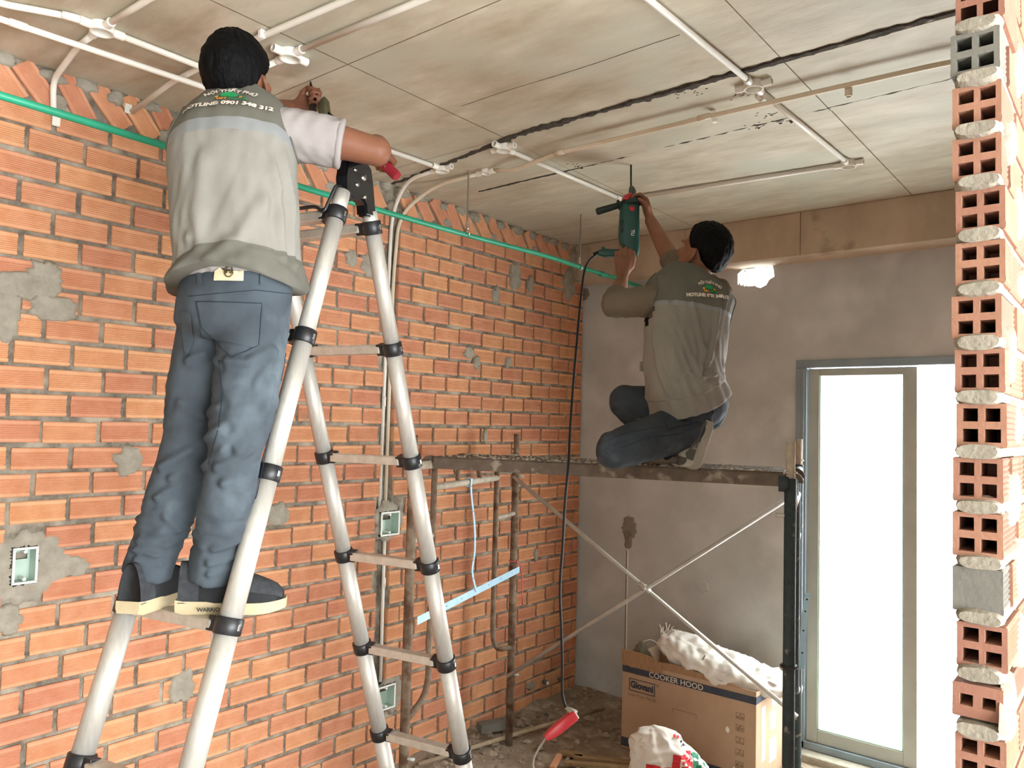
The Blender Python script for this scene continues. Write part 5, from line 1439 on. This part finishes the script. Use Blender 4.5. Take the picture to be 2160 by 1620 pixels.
MB().tube([slv-du*.014, slv-du*.012, slv+du*.002, slv+du*.004], [.066, .0715, .071, .066], 24).build('sleeve_hem', 'tshirt', tso, True)
# vest
def vd1(a, s, x, y):
    back = max(0, -math.sin(a))
    v = .006*nz((math.cos(a)*3.2, s*5, 1))+.005*nz((math.cos(a)*6+s*4, s*9, 4))
    v += .007*math.exp(-((s-.16)/.09)**2)*(nz((a*3, s*22, 8)))
    v += .005*(1-2*abs(nz((math.cos(a)*5-s*9, 3, 2))))*max(0, 1-abs(s-.3)/.3)
    return v
vp = [(.142, .174, .146, -.004, 2.4), (.155, .178, .147, -.004, 2.4), (.185, .170, .138, -.002, 2.4), (.22, .160, .130, 0, 2.4), (.34, .164, .130, .0, 2.4), (L1*.74, .170, .124, .0, 2.35), (L1*.86, .158, .104, .004, 2.3), (L1*.95, .125, .085, .008, 2.2), (L1*1.0, .085, .075, .012, 2.1), (L1*1.0+.001, .066, .066, .014, 2.0)]
rows1 = torso_shell(TF1, vp, 90, 128, vd1)
rows1 = hem_shape(rows1, TF1, .2, lambda a: .035*max(0, -math.sin(a))**2-.03*max(0, -math.cos(a))-.012*max(0, math.cos(a)))
rows1 = fold_rows(rows1, [([(575, 340), (590, 440), (600, 540)], .012, .009), ([(600, 330), (618, 420), (625, 560)], .012, .01), ([(430, 330), (415, 430), (420, 520)], .02, .006), ([(560, 420), (500, 500), (440, 540)], .018, .007), ([(395, 500), (450, 560)], .012, .006), ([(500, 290), (560, 330), (590, 400)], .016, .006), ([(400, 300), (470, 305), (560, 285)], .006, .005)])
def idx(rows, s): return min(range(len(rows)), key=lambda i: abs(rows[i][0]-s))
iy, ir, ih = idx(rows1, L1*.735), idx(rows1, L1*.68), idx(rows1, .205)
n1 = len(rows1)-1
vest1 = rows_mesh(rows1, ih, ir, 'vest', 'vest_grey', man1)
rows_mesh(rows1, 0, ih, 'hem_band', 'vest_olive', vest1, cap0=True); rows_mesh(rows1, ir, iy, 'reflective_strip', 'reflective', vest1); rows_mesh(rows1, iy, n1, 'yoke', 'vest_olive', vest1, cap1=True)
bv1 = vest_bvh(rows1)
def on_back(TF, bvh, s, V2, F2, nm, m, parent, off=.0055, dx=0.0):
    c, r, f, t = frame_at(TF, s); cr_, sr_ = math.cos(ROT[0]), math.sin(ROT[0])
    return stick([((v[0]+dx)*cr_-v[1]*sr_, (v[0]+dx)*sr_+v[1]*cr_) for v in V2], F2, c-f*.5, r, t, f, nm, m, parent, bvh, off)
ROT = [0.0]
def arc_text(s, size, rad, bold=.0008):
    V, Fs = text_vf(s, size, bold=bold); out = []
    for v in V:
        a = v[0]/rad; out.append(((rad+v[1])*math.sin(a), (rad+v[1])*math.cos(a)-rad))
    return out, Fs
def vest_print(TF, bvh, s, parent, line1, k=1.0, dx=0.0):
    T = text_vf('HOTLINE: 0901 348 312', .027*k, bold=.0012); on_back(TF, bvh, s-.036*k, T[0], T[1], 'back_print', 'print_pale', parent, dx=dx)
    T = arc_text(line1, .024*k, .16*k); on_back(TF, bvh, s+.05*k, T[0], T[1], 'back_print', 'print_pale', parent, dx=dx)
    T = text_vf('VIET', .017*k, 'RIGHT', .0006); on_back(TF, bvh, s-.008*k, [(v[0]-.001, v[1]) for v in T[0]], T[1], 'back_print', 'print_gold', parent, dx=dx)
    T = text_vf('DECOR', .017*k, 'LEFT', .0006); on_back(TF, bvh, s-.008*k, [(v[0]+.003, v[1]) for v in T[0]], T[1], 'back_print', 'print_logo_green', parent, dx=dx)
    house = [(-.022, .004), (.022, .004), (.027, .022), (.006, .036), (-.008, .032), (-.028, .024)]
    on_back(TF, bvh, s+.002*k, [(x*k, y*k) for x, y in house], [(0, 1, 2, 3, 4, 5)], 'logo_house', 'print_logo_green', parent, dx=dx)
    for q in (-1, 1):
        on_back(TF, bvh, s+.002*k, [(x*k, y*k) for x, y in ((q*.028, .024), (q*.05, .002), (q*.046, .002), (q*.027, .02))], [(0, 1, 2, 3)], 'logo_roof', 'print_logo_green', parent, dx=dx)
        on_back(TF, bvh, s+.002*k, [(q*.036*k+a*.004, .006*k+b*.004) for a, b in ((-1, -1), (1, -1), (1, 1), (-1, 1))], [(0, 1, 2, 3)], 'logo_window', 'print_gold', parent, dx=dx)
mat('print_gold', 'd8962e', rough=.7); mat('print_logo_green', '1f8a50', rough=.7)
vest_print(TF1, bv1, L1*.845, vest1, 'N\u1ed8I TH\u1ea4T PH\u00da', .88)
# armhole piping and side pocket
def armhole(TF, rows, L_, side, body, m, sc=1.0):
    pts = []; bvh = vest_bvh(rows)
    c, r, f, t = frame_at(TF, L_*.82)
    for a in np.linspace(0, 2*math.pi, 40)[:-1]:
        o_ = c+r*side*.5+f*.062*sc*math.cos(a)+t*(.088*sc*math.sin(a)-.012); h = bvh.ray_cast(Vector(o_), Vector(-r*side))
        if h[0] is not None and (Vector(h[0])-Vector(o_)).length < .5: pts.append(h[0]+h[1]*.002)
    if len(pts) > 6: MB().tube(pts, .0028, 8, close=True).build('armhole_binding', m, body, True)
armhole(TF1, rows1, L1, 1, vest1, 'vest_olive'); armhole(TF1, rows1, L1, -1, vest1, 'vest_olive')
s1, PR = shoe(heelR, rd1, EZ, 1, man1, 'shoe_black', 'sole_cream', 'shoe_mesh', L=.27); s2, PL_ = shoe(heelL, ld1, EZ, 1, man1, 'shoe_black', 'sole_cream', 'shoe_mesh')
T = text_vf('WARRIO', .014, bold=.0004); mk('sole_print', [PR(.085+v[0], .0, .016+v[1])+np.cross(rd1, EZ)*.0505 for v in T[0]], T[1], 'print_black', s1)
g_ = [(.06, .07), (.1, .072), (.1, .074), (.06, .072), (.065, .064), (.105, .066), (.105, .068), (.065, .066)]
# hammer and chisel
hm = empty('hammer', HAM_END)
hs = unit(np.cross(hdir, FWD)); hn = np.cross(hdir, hs)
MB().loft([(HAM_END, hs*.015, hn*.012, 3), (HAM_END+hdir*.01, hs*.0175, hn*.014, 3), (HAM_END+hdir*.12, hs*.016, hn*.0125, 3), (HAM_END+hdir*.18, hs*.012, hn*.011, 2.5)], 18).build('grip', 'grip_red', hm, 'auto')
MB().tube([HAM_END+hdir*.16, HAM_HEAD], .0095, 12).build('shaft', 'steel_dark', hm, True)
hx = unit(CH_TIP-CH_BOT)
MB().loft([(HAM_HEAD-hx*.05, hs*.016, hn*.016, 6), (HAM_HEAD-hx*.045, hs*.02, hn*.02, 6), (HAM_HEAD+hx*.035, hs*.02, hn*.02, 6), (HAM_HEAD+hx*.045, hs*.014, hn*.014, 6)], 16).build('head', 'hammer_head', hm, 'auto')
tag(hm, 'club hammer with a red grip raised beside the chisel', 'hammer')
ch = empty('chisel', CH_TIP); cd_ = unit(CH_BOT-CH_TIP)
MB().tube([CH_TIP, CH_TIP+cd_*.02, CH_BOT-cd_*.02], [.002, .0055, .0055], 10).build('blade', 'steel_dark', ch, True)
MB().tube([CH_TIP+cd_*.05, CH_TIP+cd_*.055, CH_BOT-cd_*.006, CH_BOT], [.008, .0115, .0115, .008], 12).build('handle', 'black_plastic', ch, True)
tag(ch, 'black-handled chisel held against the ceiling by the man on the ladder', 'chisel')

# ================================================================== man kneeling on the plank
hipL2, hipR2 = W1(1452, 888, 3.13), W1(1492, 866, 3.22)
kneL2, kneR2 = W1(1296, 950, 2.98), W1(1322, 848, 3.30)
ankL2, ankR2 = W1(1470, 912, 3.08), W1(1418, 948, 3.26)
pel2 = (hipL2+hipR2)/2
spine2 = [pel2-EZ*.02, W1(1444, 800, 3.13), W1(1447, 720, 3.15), W1(1453, 645, 3.18), W1(1460, 602, 3.2), W1(1465, 584, 3.22)]
TF2 = torso_frames(spine2, [165, 156, 146, 140, 140, 142]); L2 = TF2[0][-1]
shL2, shR2 = W1(1412, 628, 3.13), W1(1512, 618, 3.31)
DT = onz((1331, 348), H-.002); 
dX = np.array([.775, .632, 0]); dY = np.array([-.632, .775, 0])
def DP(px, py, dy=0.0):      # a point of the drill: pixel on the drill's own vertical plane
    d = ray((px, py)); t = ((DT-CAM)@dY)/(d@dY); return CAM+d*t+dY*dy
elL2, elR2 = W1(1296, 642, 3.24), W1(1432, 578, 3.50)
hgL = DP(1313, 536); hgR = DP(1338, 440)
b2 = MB(); hc2 = W1(1481, 535, 3.25)
hf2 = unit(np.array([math.cos(math.radians(172)), math.sin(math.radians(172)), .45])); hu2 = np.array([-.45*hf2[0], -.45*hf2[1], 1.0])
P2h, hr2, hff2, huu2 = head_shapes(b2, hc2, hf2, hu2, 1.02)
limb(b2, [spine2[-2], spine2[-1], P2h(0, -.02, -.05)], [.06, .056, .056], 18)
b2.loft([ring_at(TF2, q*L2, w, dd_) for q, w, dd_ in ((0, .13, .1), (.2, .13, .095), (.45, .14, .1), (.7, .15, .105), (.85, .145, .09), (.95, .1, .07))], 24)
# left hand wraps the pistol grip (runs across the picture), right hand steadies the housing
wrL2 = fist(b2, hgL, dX, unit(np.array([0, 0, 1.0])*.9-dY*.15+dX*.05), 1, 1.0, .018, thumb_dir=((.046, .045, .006), (.052, .085, .004), (.048, .115, .0)), mirror=True, gy=.104, curl=(14, 78, 62), spread=1.16)
YR = unit(EZ*.75+dX*-.5+dY*.1); XR = unit(np.cross(YR, dX)*-1)
ZR = unit(-dX*.8-EZ*.2+dY*-.1); YR = unit(YR-ZR*np.dot(YR, ZR)); XR = np.cross(YR, ZR)
wrR2 = hand_frame(b2, hgR+dX*.06-YR*.05, XR, YR, ZR, 1.0, (38, 50, 35), ((.05, .04, .014), (.06, .065, .03), (.055, .085, .045)))
limb(b2, [shL2, (shL2+elL2)/2, elL2], [.046, .048, .043]); limb(b2, [elL2, elL2*.6+wrL2*.4, wrL2], [.043, .04, .027])
limb(b2, [shR2, (shR2+elR2)/2, elR2], [.046, .048, .042]); limb(b2, [elR2, elR2*.6+wrR2*.4, wrR2], [.043, .042, .028])
for hp, kn, an in ((hipR2, kneR2, ankR2), (hipL2, kneL2, ankL2)):
    limb(b2, [hp, kn], [.075, .052]); limb(b2, [kn, kn*.6+an*.4, an], [.05, .048, .036])
man2 = remesh(b2, 'person', 'skin2', None, .0055, 3)
tag(man2, 'person in a pale work vest kneeling on the scaffold plank and drilling overhead', 'person')
face_parts(P2h, hr2, hff2, huu2, 1.02, man2)
make_hair(P2h, hr2, hff2, huu2, 1.02, man2, 9, 1.08)
jf2a = folds(.006, 11, 6, (1, 1, 1)); 
jn2 = jeans(hipL2, hipR2, kneL2, kneR2, ankL2, ankR2, TF2, .1, 'jeans', 'denim_dark', man2, (.136, .112, .128, .098, .084, .073, .058), jf2a)
fold_obj(jn2, [([(1290, 930), (1330, 915), (1400, 905), (1450, 890)], .008, .008), ([(1400, 850), (1450, 862), (1500, 890)], .007, .008), ([(1420, 838), (1465, 848), (1505, 870)], .007, .008), ([(1410, 865), (1450, 880), (1490, 900)], .007, .008), ([(1280, 950), (1310, 960), (1330, 985)], .008, .008), ([(1300, 870), (1330, 890), (1350, 885)], .008, .007), ([(1340, 960), (1390, 940), (1440, 925)], .008, .007)])
bj2 = BVHTree.FromPolygons([v.co for v in jn2.data.vertices], [tuple(p.vertices) for p in jn2.data.polygons])
poly_line_px(bj2, [(1310, 945), (1360, 925), (1430, 915), (1470, 900)], .0009, 'side_seam', 'denim_seam', jn2, .001)
poly_line_px(bj2, [(1440, 840), (1402, 890), (1408, 905), (1470, 890)], .0009, 'pocket_seam', 'denim_seam', jn2, .001)
sh2 = MB()
sh2.loft([ring_at(TF2, .08, .135, .105), ring_at(TF2, .2, .13, .1), ring_at(TF2, L2*.65, .155, .112), ring_at(TF2, L2*.84, .125, .085), ring_at(TF2, L2*.95, .09, .065)], 24)
cL = elL2*.72+wrL2*.28; cR = elR2*.72+wrR2*.28
limb(sh2, [shL2+unit(shR2-shL2)*.012, (shL2+elL2)/2-EZ*.004, elL2], [.063, .062, .056], 20); limb(sh2, [elL2, cL], [.056, .05], 20, ball=False)
for q_ in (shL2, shR2): ellipsoid(sh2, q_, (.064, 0, 0), (0, .064, 0), (0, 0, .064))
limb(sh2, [shR2+unit(shL2-shR2)*.012, (shR2+elR2)/2, elR2], [.063, .062, .055], 20); limb(sh2, [elR2, cR], [.055, .05], 20, ball=False)
sho = remesh(sh2, 'long_sleeve_shirt', 'shirt_taupe', man2, .006, 4, folds(.006, 14, 5, (1.4, .8, 1)))
for e_, c_ in ((elL2, cL), (elR2, cR)):
    u_ = unit(c_-e_); MB().tube([c_-u_*.03, c_-u_*.005, c_+u_*.01], [.052, .054, .05], 22).build('rolled_cuff', 'shirt_taupe', sho, True)
def vd2(a, s, x, y):
    v = .007*nz((math.cos(a)*3.2+4, s*5, 1))+.006*nz((math.cos(a)*6-s*5, s*8, 4))
    v += .01*(1-2.2*abs(nz((math.cos(a)*4.2+s*7.5, 3, 7))))*max(0, 1-abs(s-.22)/.22)
    v += .008*math.exp(-((s-.13)/.03)**2)*nz((a*4, 2, 8))
    return v
vp2 = [(.06, .162, .150, .010, 2.5), (.075, .163, .150, .010, 2.5), (.13, .154, .140, .008, 2.4), (.145, .156, .142, .008, 2.4), (.19, .152, .130, 0, 2.4), (.28, .156, .126, 0, 2.4), (L2*.76, .176, .136, 0, 2.5), (L2*.88, .180, .132, .004, 2.6), (L2*.955, .140, .098, .006, 2.3), (L2*1.0, .085, .075, .01, 2.1), (L2+.001, .066, .066, .012, 2)]
rows2 = torso_shell(TF2, vp2, 100, 128, vd2)
rows2 = hem_shape(rows2, TF2, .2, lambda a: .012*max(0, -math.sin(a))-.02*max(0, math.sin(a))+.034*max(0, -math.cos(a)))
rows2 = fold_rows(rows2, [([(1415, 640), (1440, 710), (1478, 790)], .008, .012), ([(1462, 640), (1475, 700), (1492, 770)], .009, .012), ([(1500, 700), (1485, 740), (1480, 785)], .008, .010), ([(1425, 800), (1450, 788), (1480, 795), (1510, 790)], .008, .012), ([(1420, 790), (1460, 775)], .008, .007), ([(1520, 620), (1510, 700), (1495, 770)], .01, .010), ([(1380, 700), (1390, 780), (1410, 830)], .012, .008), ([(1440, 680), (1455, 750)], .008, .006)])
iy, ir, ih = idx(rows2, L2*.735), idx(rows2, L2*.695), idx(rows2, .135); n2 = len(rows2)-1
vest2 = rows_mesh(rows2, ih, ir, 'vest', 'vest_grey', man2, cut=lambda s, a: ((s-L2*.72)/.075)**2+((a-math.pi+.12)/.42)**2 < 1); rows_mesh(rows2, 0, ih, 'hem_band', 'vest_grey', vest2, cap0=True)
rows_mesh(rows2, ir, iy, 'reflective_strip', 'reflective', vest2); rows_mesh(rows2, iy, n2, 'yoke', 'vest_olive', vest2, cap1=True)
bv2_ = vest_bvh(rows2); ROT[0] = .17
vest_print(TF2, bv2_, L2*.83, vest2, 'N\u1ed8I TH\u1ea4T PH\u00da', .66, .02)
armhole(TF2, rows2, L2, -1, vest2, 'vest_olive'); armhole(TF2, rows2, L2, 1, vest2, 'vest_olive')
for k, s_ in enumerate((.24,)):                 # pocket flaps on the chest side
    c, r, f, t = frame_at(TF2, s_); c = c+f*.122-r*.09
    MB().box((-.035, -.006, -.02), (.035, .012, .02), bev=.004, R=Matrix((r, f, t)).transposed(), c=c).build('pocket_flap', 'vest_grey', vest2)
# sneakers
plz = PZT+.003
tdir = unit(np.array([math.cos(math.radians(170)), math.sin(math.radians(170)), 0]))
hR2 = ankR2-tdir*.06; hR2[2] = plz; sR, _ = shoe(hR2, tdir, EZ, 1, man2, 'sneaker_white', 'sneaker_sole', 'sneaker_grey', L=.27)
toeg = W1(1474, 985, 3.06); toeg[2] = plz
kd = unit(np.array([-.30, .0, -1.0])); kup = unit(np.array([-1, 0, .3]))
hl = W1(1508, 893, 3.06)
kd = unit(toeg+np.array([.02, 0, .035])-hl); kup = np.array([-.9, -.42, .1])
sL, PLs = shoe(hl, kd, kup, 1, man2, 'sneaker_white', 'sneaker_sole', 'sneaker_grey', L=.255, W=.095, bend=1.15)
sd = np.cross(kd, unit(kup-kd*np.dot(kup, kd)))
sgn = 1 if np.dot(sd, CAM-hl) > 0 else -1
sw = [(.05, .052), (.075, .042), (.11, .045), (.15, .068), (.108, .058), (.08, .058), (.062, .066)]
mk('side_mark', [PLs(x, sgn*.0505, z) for x, z in sw], [tuple(range(len(sw)))], 'sneaker_grey', sL)

mk('side_panel', [PLs(x, sgn*.0495, z) for x, z in ((.02, .036), (.12, .036), (.12, .042), (.02, .042))], [(0, 1, 2, 3)], 'sneaker_grey', sL)
mk('toe_overlay', [PLs(x, sgn*.0497, z) for x, z in ((.125, .036), (.17, .036), (.168, .062), (.15, .072), (.128, .06))], [(0, 1, 2, 3, 4)], 'sneaker_grey', sL)
# rotary hammer drill
dr = empty('rotary_hammer_drill', DP(1313, 536))
def dl(px, py, w, dpt, e=3.0):   # ring at a pixel, half width in pixels -> metres
    c = DP(px, py); k = np.linalg.norm(DP(px+10, py)-c)/10; return (c, dX*w*k, dY*dpt, e)
MB().tube([DT, DP(1331, 395)], .0042, 10).build('bit', 'steel_dark', dr, True)
MB().loft([dl(1332, 392, 3, .005, 2), dl(1333, 396, 6, .012, 2), dl(1334, 404, 8, .017, 2), dl(1334, 408, 7, .015, 2), dl(1334, 412, 10, .02, 2), dl(1334, 424, 10, .021, 2)], 20).build('chuck', 'tool_grey', dr, 'auto')
MB().loft([dl(1333, 422, 11, .024), dl(1330, 428, 17, .032), dl(1328, 440, 20, .036), dl(1327, 462, 21, .037), dl(1327, 480, 22, .038), dl(1326, 500, 22, .037), dl(1328, 515, 21, .035), dl(1334, 530, 14, .03), dl(1338, 540, 7, .022)], 28).build('housing', 'tool_green', dr, 'auto')
MB().loft([dl(1330, 408, 5, .014), dl(1324, 414, 8, .026), dl(1321, 420, 9, .03), dl(1320, 424, 7, .026)], 18).build('mode_collar', 'red_plastic', dr, 'auto')
cD = DP(1331, 444); MB().tube([cD-dY*.034, cD-dY*.0395], [.0145, .012], 18).build('mode_dial', 'red_plastic', dr, True)
ga, gb = DP(1330, 535), DP(1262, 533)
gx = unit(gb-ga); gz = EZ
MB().loft([(ga, EZ*.022, dY*.019, 3), (ga+gx*.03, EZ*.0185, dY*.017, 3), (ga+gx*.1, EZ*.0185, dY*.017, 3), (ga+gx*.125, EZ*.021, dY*.018, 3), (gb, EZ*.012, dY*.012, 2.5)], 20).build('pistol_grip', 'tool_green', dr, 'auto')
MB().box((-.008, -.006, 0), (.008, .006, .018), bev=.003, R=Matrix((dX, dY, EZ)).transposed(), c=DP(1272, 529)+EZ*.0).build('grip_lug', 'tool_green', dr)
MB().tube([gb, gb+gx*.02-EZ*.006, CABLE_TOP-EZ*.004+gx*.012], [.009, .007, .005], 10).build('cable_sleeve', 'cable_black', dr, True)
ha, hb_ = DP(1322, 428), DP(1258, 447)
hx2 = unit(hb_-ha)
MB().tube([ha+hx2*.0, ha+hx2*.03, ha+hx2*.034, ha+hx2*.042, ha+hx2*.046, hb_-hx2*.008, hb_], [.016, .016, .026, .026, .015, .0175, .014], 20).build('side_handle', 'tool_dark', dr, 'auto')
MB().tube([DP(1331, 431)+(dX*math.cos(a)*.042+dY*math.sin(a)*.04) for a in np.linspace(0, 6.283, 24)[:-1]], .006, 8, close=True).build('handle_clamp', 'tool_dark', dr, True)
for k in range(4):
    c = DP(1309, 470+k*7)-dY*.033; MB().box((-.009, -.003, -.0022), (.009, .003, .0022), R=Matrix((unit(dX+EZ*.8), dY, unit(EZ-dX*.8))).transposed(), c=c).build('vent_slot', 'black_plastic', dr)
T = text_vf('TLi', .022, bold=.0005); c = DP(1332, 495)-dY*.0385
mk('brand_print', [c+dX*(v[1])-EZ*v[0] for v in T[0]], T[1], 'white_paint', dr)
tag(dr, 'dark green rotary hammer drill with side handle pressed up to the ceiling', 'drill')
